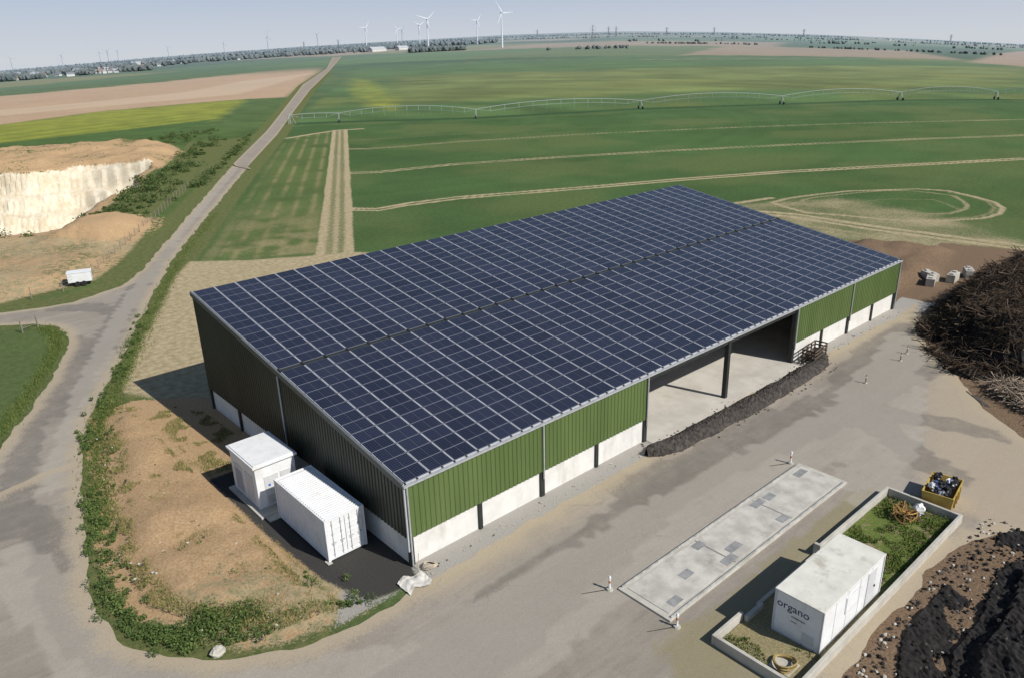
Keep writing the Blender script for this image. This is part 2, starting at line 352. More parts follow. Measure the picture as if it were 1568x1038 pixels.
c=layer(c,"soil",(.37,.235,.12),(.56,.40,.24),nB,nC,.8)
c=layer(c,"soilbrown",(.13,.088,.055),(.28,.195,.13),nB,nC,.5)
c=layer(c,"gravel",(.30,.285,.26),(.50,.47,.43),nC,nD,.5)
c=layer(c,"dark",(.035,.034,.032),(.09,.085,.08),nC,nD,.5)
c=layer(c,"chalk",(.60,.50,.35),(.82,.76,.62),nB,gm.math('ADD',gm.math('MULTIPLY',nA,.6),gm.math('MULTIPLY',nB,.4)),.5)
gm.color(c); gm.bump(v,.7,.14)
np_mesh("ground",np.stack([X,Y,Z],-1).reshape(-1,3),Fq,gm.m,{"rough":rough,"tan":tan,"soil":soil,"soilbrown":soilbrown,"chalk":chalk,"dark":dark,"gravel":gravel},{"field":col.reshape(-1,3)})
# ------------------------------------------------------------------ asphalt
am=Mt("worn_asphalt",.9,.2)
a1=am.noise(.12,5,.6);a2=am.noise(.9,6,.65);a3=am.noise(34,4,.75);a4=am.noise(.5,6,.6,stretch=(.15,1.6,1));a5=am.noise(6,5,.7);a6=am.noise(2.2,7,.7,stretch=(.35,1.1,1,.15));a7=am.noise(1.1,8,.75,stretch=(.12,2.2,1,-.08));a8=am.noise(.35,6,.7)
c=am.mix(am.ramp(a1,.3,.7),(.245,.216,.182),(.318,.284,.242))
c=am.mix(am.ramp(a4,.42,.75,0,.5),c,(.375,.338,.287))
c=am.mix(am.ramp(a6,.45,.75,0,.45),c,(.200,.178,.152))
c=am.mix(am.ramp(a7,.5,.72,0,.42),c,(.165,.148,.130))
c=am.mix(am.ramp(a8,.55,.72,0,.35),c,(.39,.345,.28))
c=am.mix(am.ramp(a2,.58,.8,0,.3),c,(.16,.145,.13))
c=am.mix(am.ramp(am.math('MULTIPLY_ADD',am.math('SUBTRACT',a2,.5),1.2,am.attr("olive")),.35,.75,0,.75),c,(.25,.22,.125))
c=am.mix(am.ramp(am.math('MULTIPLY_ADD',am.math('SUBTRACT',a5,.5),1.0,am.attr("dust")),.3,.8,0,.8),c,(.39,.325,.245))
c=am.mix(am.ramp(am.math('MULTIPLY_ADD',am.math('SUBTRACT',a2,.5),.8,am.attr("tyre")),.35,.95,0,.6),c,(.135,.125,.113))
c=am.mix(am.ramp(am.math('MULTIPLY_ADD',am.math('SUBTRACT',a2,.5),.8,am.attr("wheel")),.35,.85,0,.5),c,(.40,.368,.32))
c=am.mix(am.ramp(am.math('MULTIPLY_ADD',am.math('SUBTRACT',a5,.5),1.6,am.attr("edge")),.25,.9,.85,0),c,(.40,.335,.24))
vo=am.n("ShaderNodeTexVoronoi"); vo.feature='DISTANCE_TO_EDGE'; wv=am.n("ShaderNodeVectorMath"); wv.operation='MULTIPLY_ADD'
nn=am.n("ShaderNodeTexNoise"); am.L(am.pos,nn.inputs["Vector"]); nn.inputs["Scale"].default_value=.8; nn.inputs["Detail"].default_value=5
am.L(nn.outputs["Color"],wv.inputs[0]); wv.inputs[1].default_value=(3,3,0); am.L(am.pos,wv.inputs[2]); am.L(wv.outputs[0],vo.inputs["Vector"]); vo.inputs["Scale"].default_value=.12
crk=am.math('MULTIPLY',am.ramp(vo.outputs["Distance"],.0,.007,1,0),am.ramp(a1,.5,.65))
c=am.mix(am.math('MULTIPLY',crk,.3),c,(.13,.12,.11))
am.color(am.mix(1.0,c,am.mix(am.ramp(a3,.3,.7),(.78,.78,.78),(1.2,1.2,1.2)),'MULTIPLY')); am.bump(a3,.3,.01)
tyres=[[( -13,-8),(2,-6),(20,-5),(40,-6.5),(55,-5)],[(-14,20),(-15,8),(-12,-4),(-4,-8),(12,-5.5),(30,-3.5)],[(-9,36),(-2,50),(8,70),(16,85)],[(-15.5,20),(-11,36),(-4,52)],[(30,-16),(34,-9),(40,-5),(56,-3)],[(-3,66),(1,62),(2,56),(-1,49)],[(24,-2.5),(30,-5),(36,-10),(38,-16)],[(14,-2.6),(22,-5.5),(34,-7.5),(48,-8)]]
wheels=[[(-12,24),(-6,40),(3,60),(20,92),(57,157)],[(-16,16),(-14,0),(-4,-6.5),(16,-6.8),(36,-8.2),(52,-4.5)],[(-16,4),(-8,-9),(14,-7.7),(34,-9.5)],[(24,-13),(32,-12),(44,-8)],[(27,-14),(30,-10),(37,-7),(50,-6)]]
def cdt_sheet(name,poly,z,step,attfn,jit=.18):
    P=[]
    n=len(poly)
    for i in range(n):
        a=np.array(poly[i]);b=np.array(poly[(i+1)%n]);L=np.linalg.norm(b-a);k=max(1,int(L/.5))
        for j in range(k): P.append(a+(b-a)*j/k)
    P=np.array(P); P=P+np.stack([fbm(P[:,0],P[:,1],1.6,41)-.5,fbm(P[:,0],P[:,1],1.6,47)-.5],1)*jit*5
    nb=len(P); gx,gy=np.meshgrid(np.arange(P[:,0].min(),P[:,0].max(),step),np.arange(P[:,1].min(),P[:,1].max(),step))
    gx=gx+(rng.random(gx.shape)-.5)*step*.3; gy=gy+(rng.random(gy.shape)-.5)*step*.3
    s=sdf(gx,gy,[tuple(p) for p in P],3); k=s>.35
    Q=np.concatenate([P,np.stack([gx[k],gy[k]],1)],0)
    r=delaunay_2d_cdt([Vector(q) for q in Q],[(i,(i+1)%nb) for i in range(nb)],[],1,1e-5)
    V=np.array([(v.x,v.y,z) for v in r[0]]); Fc=[f for f in r[2] if len(f)==3]
    e=sdf(V[:,0],V[:,1],[tuple(p) for p in P],4)
    at=attfn(V[:,0],V[:,1]); at["edge"]=np.clip(e/1.2,0,1)
    F_=np.array(Fc)
    A=V[F_[:,1]]-V[F_[:,0]];B=V[F_[:,2]]-V[F_[:,0]]; fl=(A[:,0]*B[:,1]-A[:,1]*B[:,0])<0; F_[fl]=F_[fl][:,::-1]
    return np_mesh(name,V,F_,am.m,at)
def att(x,y):
    ty=np.zeros_like(x);wh=np.zeros_like(x)
    for o in (-.9,.9):
        for t in tyres: ty=np.maximum(ty,np.exp(-(ldist(x,y,[(a,b+o) for a,b in t],5)/.4)**2))
        for t in wheels: wh=np.maximum(wh,np.exp(-(ldist(x,y,[(a+o*.5,b+o) for a,b in t],5)/.7)**2))
    ol=sstep(-1,1.2,sdf(x,y,[(5,-13),(24.5,-12.8),(26,-14.8),(6.5,-15)]))
    ol=np.maximum(ol,.8*sstep(-.8,1.2,sdf(x,y,[(4.5,-12.3),(8,-12.3),(8,-20),(0,-22)])))
    du=np.maximum(sstep(-2,3,sdf(x,y,[(25,-15),(34,-12),(42,-9),(60,-4),(60,-28),(20,-28),(10,-19),(25,-19)],8)),.55*sstep(2.8,.6,np.abs(y+2.2))*(x>-1))
    return {"tyre":ty*.8,"wheel":wh*.8,"olive":ol,"dust":du}
roadpoly=rR[4:13]+[(-14,16),(-24,8)]+slo[::-1]+[(-60,89),(-62,96)]+rL[4:][::-1]
cdt_sheet("road",roadpoly,.012,.6,att)
yard=rR[11:-1]+[(-.8,-1.5),(10,-1.4),(30,-1.0),(58.8,-1.3),(63,-1.1),(58,-3.5),(52,-6.3),(48,-9.5),(45,-12),(41,-15),(39,-17.5),(35.9,-23.4),(28.9,-24.0),(25.6,-20.6),(22.7,-19.5),(19.4,-19.3),(14.3,-19.3),(9.1,-19.4),(4,-24),(0,-42),(-60,-60),(-50,-30),(-30,8),(-20,24)]
cdt_sheet("asphalt_yard",yard,.018,.6,att)
yy=np.arange(150,1500,4.0); vr=[];nc=5
RR=sorted(rR[:5]+[(900,1560)],key=lambda p:p[1]); LL=sorted(rL[:5]+[(860,1530)],key=lambda p:p[1])
xr=np.interp(yy,[p[1] for p in RR],[p[0] for p in RR]); xl=np.interp(yy,[p[1] for p in LL],[p[0] for p in LL])
for j in range(nc):
    xx=xl+(xr-xl)*j/(nc-1); vr.append(np.stack([xx,yy,terr(xx,yy)+.05+np.hypot(xx-CX,yy-CY)*.0006],1))
VR=np.stack(vr,1).reshape(-1,3); ii=np.arange(len(yy)*nc).reshape(-1,nc)
e=np.tile(np.array([.1,1,1,1,.1]),len(yy)); z0=np.zeros(len(VR))
np_mesh("country_road",VR,np.stack([ii[:-1,:-1],ii[:-1,1:],ii[1:,1:],ii[1:,:-1]],-1).reshape(-1,4),am.m,{"edge":e,"dust":z0+.45,"tyre":z0,"wheel":z0+.3,"olive":z0})
# ------------------------------------------------------------------ materials
def clad(name,a,b):
    m=Mt(name,.5,.35); n=m.noise(.7,5,stretch=(1,1,.15)); n2=m.noise(5,4,.6,stretch=(1,1,.1))
    m.color(m.mix(m.ramp(n2,.55,.8,0,.25),m.mix(m.ramp(n,.3,.7),a,b),tuple(x*.6 for x in a))); return m.m
m_green=clad("green_cladding",(.084,.126,.038),(.108,.155,.050))
m_shadeclad=clad("shaded_green_cladding",(.026,.031,.022),(.036,.042,.030))  # same green cladding, with the gable's shade painted into a darker colour
m_white=simple("white_precast_concrete",(.68,.67,.64),.8,.06,1.2,dirt=((.42,.38,.32),.6))
m_steel=simple("dark_painted_steel",(.028,.032,.030),.5,.2,2)
m_galv=simple("galvanised_trim",(.42,.43,.44),.5,.12,3,metal=.2)
m_conc=simple("concrete",(.46,.44,.39),.85,.14,.8,dirt=((.27,.24,.19),.7),bump=.2)
m_floor=simple("barn_floor_concrete",(.50,.47,.42),.85,.12,.4,dirt=((.33,.29,.23),.5))
m_wpaint=simple("white_container_paint",(.76,.77,.78),.45,.05,1.5,dirt=((.55,.50,.43),.45))
m_offroof=simple("weathered_white_roof",(.64,.63,.57),.7,.08,1.5,dirt=((.36,.33,.26),.85))
m_greyp=simple("grey_panel",(.40,.41,.42),.5,.08,2)
m_lgrey=simple("light_grey_panel",(.58,.59,.60),.5,.06,2)
m_black=simple("black_rubber",(.02,.02,.02),.7,.2,3)
def shm(name,a,b,r=.85):
    m=Mt(name,r,.12); m.color(m.mix(m.attr("sh"),a,b)); return m.m
m_bark=shm("dead_branches",(.026,.019,.014),(.135,.098,.070))
m_bark2=shm("pale_branches",(.16,.12,.09),(.46,.38,.29))
m_leaf=shm("weed_leaves",(.035,.075,.02),(.15,.20,.06))
m_shrub=shm("shrub_leaves",(.030,.060,.02),(.115,.155,.05))
m_gras=shm("grass_blades",(.10,.14,.035),(.36,.31,.13))
m_gras2=shm("green_grass_blades",(.05,.10,.022),(.17,.20,.055))
m_dsoil=simple("dark_compost",(.020,.018,.017),.95,.6,4,bump=1)
m_bsoil=simple("brown_spoil",(.085,.070,.060),.95,.45,2.5,bump=.8)
# ------------------------------------------------------------------ barn
BL,BW,HF,HB=59.555,27.329,5.206,9.596
al=math.atan2(HB-HF,BW); SLn=math.hypot(BW,HB-HF)
def RP(x,s,h): return (x,s*math.cos(al)-h*math.sin(al),HF+s*math.sin(al)+h*math.cos(al))
def rz(y): return HF+(HB-HF)*y/BW
barn=empty("solar_roof_barn")
mb=MB()
def rbox(mb,x0,x1,s0,s1,h0,h1,m=0):
    vs=[RP(x,s,h) for h in (h0,h1) for s in (s0,s1) for x in (x0,x1)]
    mb.add(vs,[(0,2,3,1),(4,5,7,6),(0,1,5,4),(2,6,7,3),(0,4,6,2),(1,3,7,5)],m)
rbox(mb,-.12,BL+.12,-.05,SLn+.1,-.28,-.07)
mb.obj("roof_deck",simple("light_roof_sheet",(.50,.52,.56),.5,.08,2),barn)
pw=BL/36; NR=13
mp=Mt("solar_glass",.14,.5); mp.b.inputs["Specular IOR Level"].default_value=.6
x,y,z=mp.xyz()
fx=mp.math('FRACT',mp.math('DIVIDE',x,pw/10)); fy=mp.math('FRACT',mp.math('DIVIDE',y,1.0335*math.cos(al)/6))
lx=mp.math('GREATER_THAN',mp.math('ABSOLUTE',mp.math('SUBTRACT',fx,.5)),.45); ly=mp.math('GREATER_THAN',mp.math('ABSOLUTE',mp.math('SUBTRACT',fy,.5)),.45)
cell=mp.math('MAXIMUM',lx,ly)
base=mp.mix(mp.attr("sh"),(.010,.013,.026),(.022,.026,.050))
base=mp.mix(mp.ramp(mp.noise(.35,7,.7,stretch=(1,.5,1)),.45,.8,0,.35),base,(.05,.052,.065))
mp.color(mp.mix(mp.math('MULTIPLY',cell,.45),base,(.085,.095,.14)))
mp.L(mp.ramp(mp.noise(.6,6,.7),.3,.75,.10,.24),mp.b.inputs["Roughness"]); mp=mp.m
m_frame=simple("panel_frame_aluminium",(.20,.215,.26),.4,.05,2,metal=.2)
m_rail=simple("panel_edge_rail",(.62,.64,.69),.4,.05,2)
V=[];Fc=[];MI=[];SH=[]
def quad(a,b,c,d,mi,sh):
    o=len(V); V.extend([a,b,c,d]); Fc.append((o,o+1,o+2,o+3)); MI.append(mi); SH.extend([sh]*4)
s_half=[(.0,13.60),(13.95,SLn)]
for hi,(sa_,sb_) in enumerate(s_half):
    rp=(sb_-sa_)/NR
    for i in range(36):
        cs=random.random()
        for j in range(NR):
            sh=.35*cs+.65*random.random(); gx=.022; gs=.010
            x0,x1=i*pw+gx,(i+1)*pw-gx; s0,s1=sa_+j*rp+gs,sa_+(j+1)*rp-gs
            dz=(random.random()-.5)*.010; dy=(random.random()-.5)*.010
            quad(RP(x0,s0,dz),RP(x1,s0,dz),RP(x1,s1,dz+dy),RP(x0,s1,dz+dy),1,sh)
            fr=.03; f2=.020
            for (a_,b_) in ((x0+fr,(x0+x1)/2-.008),((x0+x1)/2+.008,x1-fr)):
                quad(RP(a_,s0+f2,.004+dz),RP(b_,s0+f2,.004+dz),RP(b_,s1-f2,.004+dz+dy),RP(a_,s1-f2,.004+dz+dy),0,sh)
            quad(RP(x0,s0+.04,.004+dz),RP(x0+.028,s0+.04,.004+dz),RP(x0+.028,s1-.04,.004+dz+dy),RP(x0,s1-.04,.004+dz+dy),2,sh)
            quad(RP(x1-.028,s0+.04,.004+dz),RP(x1,s0+.04,.004+dz),RP(x1,s1-.04,.004+dz+dy),RP(x1-.028,s1-.04,.004+dz+dy),2,sh)
            quad(RP(x0,s0,-.05),RP(x1,s0,-.05),RP(x1,s0,dz),RP(x0,s0,dz),1,sh)
o=np_mesh("solar_panels",np.array(V),np.array(Fc),[mp,m_frame,m_rail],{"sh":SH},smooth=False,parent=barn)
o.data.polygons.foreach_set("material_index",MI)
mb=MB(); rbox(mb,0,BL,13.62,13.93,-.065,-.02)
for i in range(37): rbox(mb,max(0,i*pw-.07),min(BL,i*pw+.07),13.55,14.0,.01,.05)
for i in range(73):
    xx=min(max(i*pw/2,.06),BL-.06); rbox(mb,xx-.03,xx+.03,-.13,.02,-.05,.0)
mb.obj("roof_seam",m_steel,barn)
mb=MB()
mb.box(-.14,BL+.14,-.24,-.10,HF-.20,HF-.10)
for xx in (.0,9.93,19.85,39.70,49.63,BL): mb.rod((min(max(xx,.06),BL-.06),-.16,HF-.2),(min(max(xx,.06),BL-.06),-.16,1.3 if 0<xx<BL else .1),.055,n=8)
mb.rod((-.17,13.66,rz(13.66)-.35),(-.17,13.66,.1),.06,n=8)
mb.obj("gutter_and_downpipes",m_galv,barn)
mb=MB()
for xx in (-.16,BL+.06):
    rbox(mb,xx,xx+.10,-.05,SLn+.1,-.35,.0)
mb.obj("verge_flashing",simple("flashing",(.10,.11,.11),.5,.1,2),barn)
def corr(mb,ox,oy,dx,dy,nx_,ny_,t0,t1,zb,ztf,per=.333,dep=.04,m=0):
    prof=[(0,0),(.36*per,0),(.46*per,dep),(.9*per,dep),(per,0)]
    ts=[];k=int((t1-t0)/per)
    for i in range(k):
        for a,b in prof[:-1]: ts.append((t0+i*per+a,b))
    ts.append((t0+k*per,0)); ts.append((t1,0))
    vs=[]
    for t,d in ts:
        xx=ox+dx*t+nx_*d; yy_=oy+dy*t+ny_*d; vs+= [(xx,yy_,zb),(xx,yy_,ztf(t))]
    mb.add(vs,[(2*i,2*i+2,2*i+3,2*i+1) for i in range(len(ts)-1)],m)
mb=MB()
for a,b in ((.02,BL/3-.05),(2*BL/3+.05,BL-.02)):
    corr(mb,0,-.06,1,0,0,-1,a,b,1.78,lambda t:HF-.12)
mb.obj("front_cladding",m_green,barn)
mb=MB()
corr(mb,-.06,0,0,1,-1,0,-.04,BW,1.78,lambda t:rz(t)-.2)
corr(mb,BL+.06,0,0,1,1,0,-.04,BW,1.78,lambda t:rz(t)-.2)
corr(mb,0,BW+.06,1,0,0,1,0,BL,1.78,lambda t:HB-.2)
mb.obj("gable_and_rear_cladding",m_shadeclad,barn)
mb=MB()
for a,b in ((.1,BL/3-.14),(2*BL/3+.14,BL-.1)): mb.box(a,b,.10,.26,0,1.95)
mb.box(.10,.26,.3,BW-.1,0,1.95); mb.box(BL-.26,BL-.10,.3,BW-.1,0,1.95); mb.box(.3,BL-.3,BW-.26,BW-.1,0,1.95)
mb.obj("precast_base_wall",m_white,barn)
mb=MB()
for k in range(13):
    xx=BL*k/12; xx=min(max(xx,.12),BL-.12)
    if k in (5,7): continue
    top=HF-.3; full=k in (4,6,8)
    w=.16 if k%2==0 else .12
    mb.box(xx-w,xx+w,-.045,.095 if not full else .3,0,top if full else 1.92)
for k in range(7):
    xx=min(max(BL*k/6,.2),BL-.2)
    for yy_ in (BW/2,): mb.box(xx-.12,xx+.12,yy_-.15,yy_+.15,.03,rz(yy_)-.6)
    for s in range(8):
        ya,yb=BW*s/8+.3*(s==0),BW*(s+1)/8-.3*(s==7)
        mb.add([(xx-.1,ya,rz(ya)-.75),(xx+.1,ya,rz(ya)-.75),(xx+.1,yb,rz(yb)-.75),(xx-.1,yb,rz(yb)-.75),(xx-.1,ya,rz(ya)-.32),(xx+.1,ya,rz(ya)-.32),(xx+.1,yb,rz(yb)-.32),(xx-.1,yb,rz(yb)-.32)],[(0,3,2,1),(0,1,5,4),(1,2,6,5),(2,3,7,6),(3,0,4,7),(4,5,6,7)])
mb.box(BL/3,2*BL/3,.02,.2,HF-.62,HF-.30)
for k in range(6):
    yy_=BW*k/5; yy_=min(max(yy_,.14),BW-.14)
    if k>0:
        mb.box(-.045,.095,yy_-.13,yy_+.13,0,1.92); mb.box(BL-.095,BL+.045,yy_-.13,yy_+.13,0,1.92)
mb.obj("steel_frame",m_steel,barn)
mb=MB(); mb.box(.27,BL-.27,.3,BW-.3,-.05,.045); mb.box(BL/3+.17,2*BL/3-.17,-.9,.3,-.05,.040)
mb.obj("floor_slab",m_floor,barn)
mb=MB()
mb.box(-.115,-.02,-.115,-.02,1.0,HF-.22); mb.box(BL+.02,BL+.115,-.115,-.02,1.0,HF-.22)
mb.obj("corner_trim",m_greyp,barn)
# ------------------------------------------------------------------ shipping container
def shipping_container(name,loc,Lx,Ly,H):
    e=empty(name,loc)
    mb=MB(); p=.09
    for x0 in (0,Lx-p*1.6):
        for y0 in (0,Ly-p*1.6): mb.box(x0,x0+p*1.6,y0,y0+p*1.6,0,H)
    for x0 in (0,Lx-p): mb.box(x0+.01,x0+p-.01,.14,Ly-.14,.04,.2); mb.box(x0+.005,x0+p-.005,.14,Ly-.14,H-.1,H-.008)
    for y0 in (0,Ly-p): mb.box(.14,Lx-.14,y0+.01,y0+p-.01,.04,.2); mb.box(.14,Lx-.14,y0+.005,y0+p-.005,H-.13,H-.008)
    mb.obj("corner_frame",m_wpaint,e)
    mb=MB()
    corr(mb,.055,0,0,1,-1,0,.14,Ly-.14,.18,lambda t:H-.08,.28,.036); corr(mb,Lx-.055,0,0,1,1,0,.14,Ly-.14,.18,lambda t:H-.08,.28,.036)
    corr(mb,0,Ly-.055,1,0,0,1,.14,Lx-.14,.18,lambda t:H-.1,.28,.036)
    mb.obj("corrugated_sides",m_wpaint,e)
    mb=MB(); k=int((Ly-.2)/.21)
    mb.box(.08,Lx-.08,.08,Ly-.08,H-.08,H-.05)
    for i in range(k): mb.box(.14,Lx-.14,.16+i*.21,.26+i*.21,H-.049,H-.006)
    mb.obj("ribbed_roof",m_wpaint,e)
    mb=MB()
    for i in range(2):
        a=.15+i*(Lx/2-.14); b=a+Lx/2-.17
        mb.box(a,b,.03,.07,.2,H-.14)
        for q in (.25,.75):
            xx=a+(b-a)*q; mb.rod((xx,.0,.15),(xx,.0,H-.1),.02,n=6,m=1)
            mb.box(xx-.1,xx+.16,-.035,-.015,1.05,1.10,1)
            for zz in (.3,.9,1.6,2.2): mb.box(xx-.05,xx+.05,-.022,.028,zz,zz+.06,1)
        for zz in (.75,1.35,1.9): mb.box(a+.02,b-.02,.012,.029,zz,zz+.05,0)
    mb.obj("doors",[m_wpaint,m_greyp],e)
    mb=MB(); mb.box(-.15,.12,-.2,.25,-.02,.0); mb.obj("footing",m_conc,e)
    return e
shipping_container("shipping_container",(-3.11,3.31,.06),2.44,6.06,2.59)
ss=empty("electrical_substation",(-3.65,10.75,0))
mb=MB(); mb.box(0,2.6,0,3.7,.12,2.95); mb.obj("housing",m_wpaint,ss,bevel=.02)
mb=MB(); mb.box(-.14,2.74,-.14,3.84,2.955,3.10); mb.box(-.04,2.64,-.04,3.74,3.102,3.16); mb.obj("flat_roof",m_wpaint,ss,bevel=.02)
mb=MB(); mb.box(.5,1.4,-.03,.0-.002,.2,2.2); mb.box(1.55,2.35,-.03,-.002,.2,2.2)
for zz in np.arange(.35,.9,.07): mb.box(.6,1.3,-.045,-.031,zz,zz+.035,1)
for zz in np.arange(.35,.9,.07): mb.box(1.62,2.28,-.045,-.031,zz,zz+.035,1)
mb.box(.72,.86,-.045,-.031,1.5,1.64,2); mb.box(1.85,1.99,-.045,-.031,1.5,1.64,2)
mb.box(-.03,-.002,.5,1.6,.3,2.2); mb.box(-.03,-.002,2.0,3.2,.3,2.2)
for zz in np.arange(.5,1.9,.09): mb.box(-.045,-.031,2.1,3.1,zz,zz+.045,1)
mb.obj("doors_and_vents",[m_lgrey,m_greyp,simple("warning_sign_blue",(.05,.15,.5),.5)],ss)
mb=MB(); mb.box(-.35,2.7,-.9,4.0,-.05,.11); mb.box(-.1,1.4,-1.5,-.9,-.05,.07); mb.obj("concrete_plinth",m_conc,ss,bevel=.02)
pc_=empty("portable_cabin",(9.65,-18.25,.08))
Lc,Wc,Hc=6.1,2.38,2.38
mb=MB(); mb.box(.03,Lc-.03,.03,Wc-.03,.05,Hc-.06)
mb.obj("walls",m_wpaint,pc_,bevel=.015)
mb=MB(); mb.box(-.02,Lc+.02,-.02,Wc+.02,Hc-.055,Hc+.03); mb.obj("roof",m_offroof,pc_,bevel=.02)
mb=MB()
for (a,b,c_,d) in ((0,Lc,0,.028),(0,Lc,Wc-.028,Wc),(0,.028,.03,Wc-.03),(Lc-.028,Lc,.03,Wc-.03)): mb.box(a,b,c_,d,-.05,.10)
for xx in (.0,Lc-.09):
    for y_ in (-.006,Wc-.085): mb.box(xx-.004,xx+.09,y_,y_+.09,.101,Hc-.06)
mb.obj("base_frame",m_lgrey,pc_)
mb=MB()
mb.box(2.2,3.5,.0,.029,1.0,1.95,0);mb.box(2.27,3.43,-.012,-.001,1.07,1.88,1)
mb.box(4.4,5.3,.0,.029,.12,2.1,0); mb.box(5.14,5.2,-.05,-.001,1.0,1.1,2)
mb.box(.0,.029,.35,.9,.3,.75,0)
for k in range(1,5): mb.box(k*1.2-.012,k*1.2+.012,.018,.0295,.11,Hc-.07,0)
mb.obj("shutters_and_door",[m_lgrey,m_wpaint,m_black],pc_)
def text(s,size,loc,parent,mat):
    cu=bpy.data.curves.new("lettering",'FONT'); cu.body=s; cu.size=size; cu.extrude=.003; cu.materials.append(mat)
    o=bpy.data.objects.new("lettering",cu); link(o,parent)
    o.matrix_local=Matrix(((0,0,-1,loc[0]),(-1,0,0,loc[1]),(0,1,0,loc[2]),(0,0,0,1)))
m_navy=simple("navy_lettering",(.02,.03,.08),.5)
text("organo",.56,(.02,2.25,1.55),pc_,m_navy); text("traitement",.16,(.02,1.5,1.25),pc_,m_navy)
text("www.",.13,(.02,1.5,1.0),pc_,m_navy)
# ------------------------------------------------------------------ weighbridge
wb=empty("weighbridge",(6.6,-12.3,.02))
Lw,Ww=18.0,3.3
mb=MB(); mb.box(0,Lw,0,Ww,-.02,.10); mb.obj("concrete_surround",m_conc,wb,bevel=.02)
mb=MB()
for k in range(3):
    a=.35+k*5.8; mb.box(a,a+5.7,.35,Ww-.35,.102,.13)
mb.obj("deck_plates",simple("deck_concrete",(.48,.46,.42),.8,.18,.9,dirt=((.25,.23,.20),.85)),wb)
mb=MB()
for k,(xx,y_) in enumerate([(.9,.45),(5.5,.45),(5.5,2.3),(6.6,.9),(11.1,.45),(11.3,2.3),(12.6,2.2),(16.3,2.3),(3.0,1.3)]): mb.box(xx,xx+(1.1 if k%2 else .8),y_,y_+.5,.132,.14)
for xx in (6.1,11.9): mb.box(xx-.02,xx+.02,.36,Ww-.36,.1315,.134)
mb.obj("access_hatches",simple("hatch_steel",(.27,.27,.27),.5,.2,2),wb)
mb=MB()
for y_ in (.08,Ww-.14): mb.box(.2,Lw-.2,y_,y_+.06,.10,.19)
mb.obj("guide_rails",simple("guide_rail_steel",(.36,.36,.35),.6,.3,3),wb)
# ------------------------------------------------------------------ enclosure
ew=empty("enclosure_wall",(0,0,0))
x0,x1,y0,y1=6.85,25.15,-18.75,-14.45; t=.18; H=.55
mb=MB()
mb.box(x0,9.2,y1-t,y1,-.1,H); mb.box(9.2,10.6,y1-t-.25,y1-.25,-.1,H*.8); mb.box(16.6,x1,y1-t,y1,-.1,H)
mb.box(x0,x1,y0,y0+t,-.1,H); mb.box(x1-t,x1,y0+t,y1-t,-.1,H); mb.box(x0,x0+t,y0+t,y1-t,-.1,H)
mb.box(16.4,16.6,y1-t-.1,y1+.1,-.1,.75); mb.box(10.6,16.4,y1-t-.02,y1-.02,-.1,.22)
mb.obj("low_concrete_walls",m_conc,ew,bevel=.02)
gx,gy=np.meshgrid(np.arange(x0+t,x1-t+.01,.3),np.arange(y0+t,y1-t+.01,.3))
V=np.stack([gx,gy,.05+.12*fbm(gx,gy,1.5,61)],-1).reshape(-1,3); ii=np.arange(gx.size).reshape(gx.shape)
pm_=Mt("rough_turf",.95,.1); a=pm_.noise(1.2,6,.6); b=pm_.noise(9,4,.7)
c=pm_.mix(pm_.ramp(b,.3,.7),(.065,.105,.025),(.17,.20,.055)); c=pm_.mix(pm_.ramp(a,.52,.62),c,(.25,.19,.12))
x,y,z=pm_.xyz(); c=pm_.mix(pm_.ramp(pm_.math('ADD',x,pm_.math('MULTIPLY',a,5)),19.5,16.5),c,pm_.mix(pm_.ramp(b,.3,.7),(.18,.16,.08),(.32,.27,.16))); pm_.color(c); pm_.bump(b,.5,.05)
np_mesh("turf",V,np.stack([ii[:-1,:-1],ii[:-1,1:],ii[1:,1:],ii[1:,:-1]],-1).reshape(-1,4),pm_.m,parent=ew)
P=np.stack([rng.uniform(6.9,x1-.3,15000),rng.uniform(y0+.3,y1-.3,15000),np.full(15000,.1)],1)
k=(fbm(P[:,0],P[:,1],1.5,62)>np.where(P[:,0]>16.5,.42,.58))&~((P[:,0]>9.6)&(P[:,0]<15.8)&(P[:,1]<-15.8))
blades("grass",P[k],.15,.028,m_gras2,ew)
# ------------------------------------------------------------------ heaps
def heap(name,poly,h,soft,mat,step=.4,seed=1,parent=None,rough_=.6,z0=0,fine=.13,wob=.7):
    P=np.array(poly); gx,gy=np.meshgrid(np.arange(P[:,0].min()-.5,P[:,0].max()+.5,step),np.arange(P[:,1].min()-.5,P[:,1].max()+.5,step))
    s=sdf(gx,gy,poly,3)+(fbm(gx,gy,2.5,seed)-.5)*soft*wob
    zz=z0-.12+(h*sstep(0,soft,s)*(1-rough_/2+rough_*(.5*fbm(gx,gy,3,seed+3)+.5*fbm(gx,gy,1.3,seed+8)-.2))+fine*(s>0)*(.5+fbm(gx,gy,.7,seed+5)+.7*rng.random(gx.shape)))
    ii=np.arange(gx.size).reshape(gx.shape)
    Fq=np.stack([ii[:-1,:-1],ii[:-1,1:],ii[1:,1:],ii[1:,:-1]],-1).reshape(-1,4)
    zf=zz.ravel(); k=(zf[Fq].max(1)>z0-.11)
    return np_mesh(name,np.stack([gx,gy,zz],-1).reshape(-1,3),Fq[k],mat,parent=parent,smooth=False),(gx,gy,zz,s)
def pts_on(gx,gy,zz,s,n,mins=.2):
    k=np.flatnonzero(s.ravel()>mins); c=rng.choice(k,n); return np.stack([gx.ravel()[c],gy.ravel()[c],zz.ravel()[c]],1)+rng.normal(size=(n,3))*.2
brush=[(64,-2.0),(57.6,-3.7),(52.4,-6.6),(48.2,-10.2),(47.0,-13),(49,-16.5),(60,-20),(84,-14),(84,-5),(74,-2.3)]
bp=empty("brush_pile")
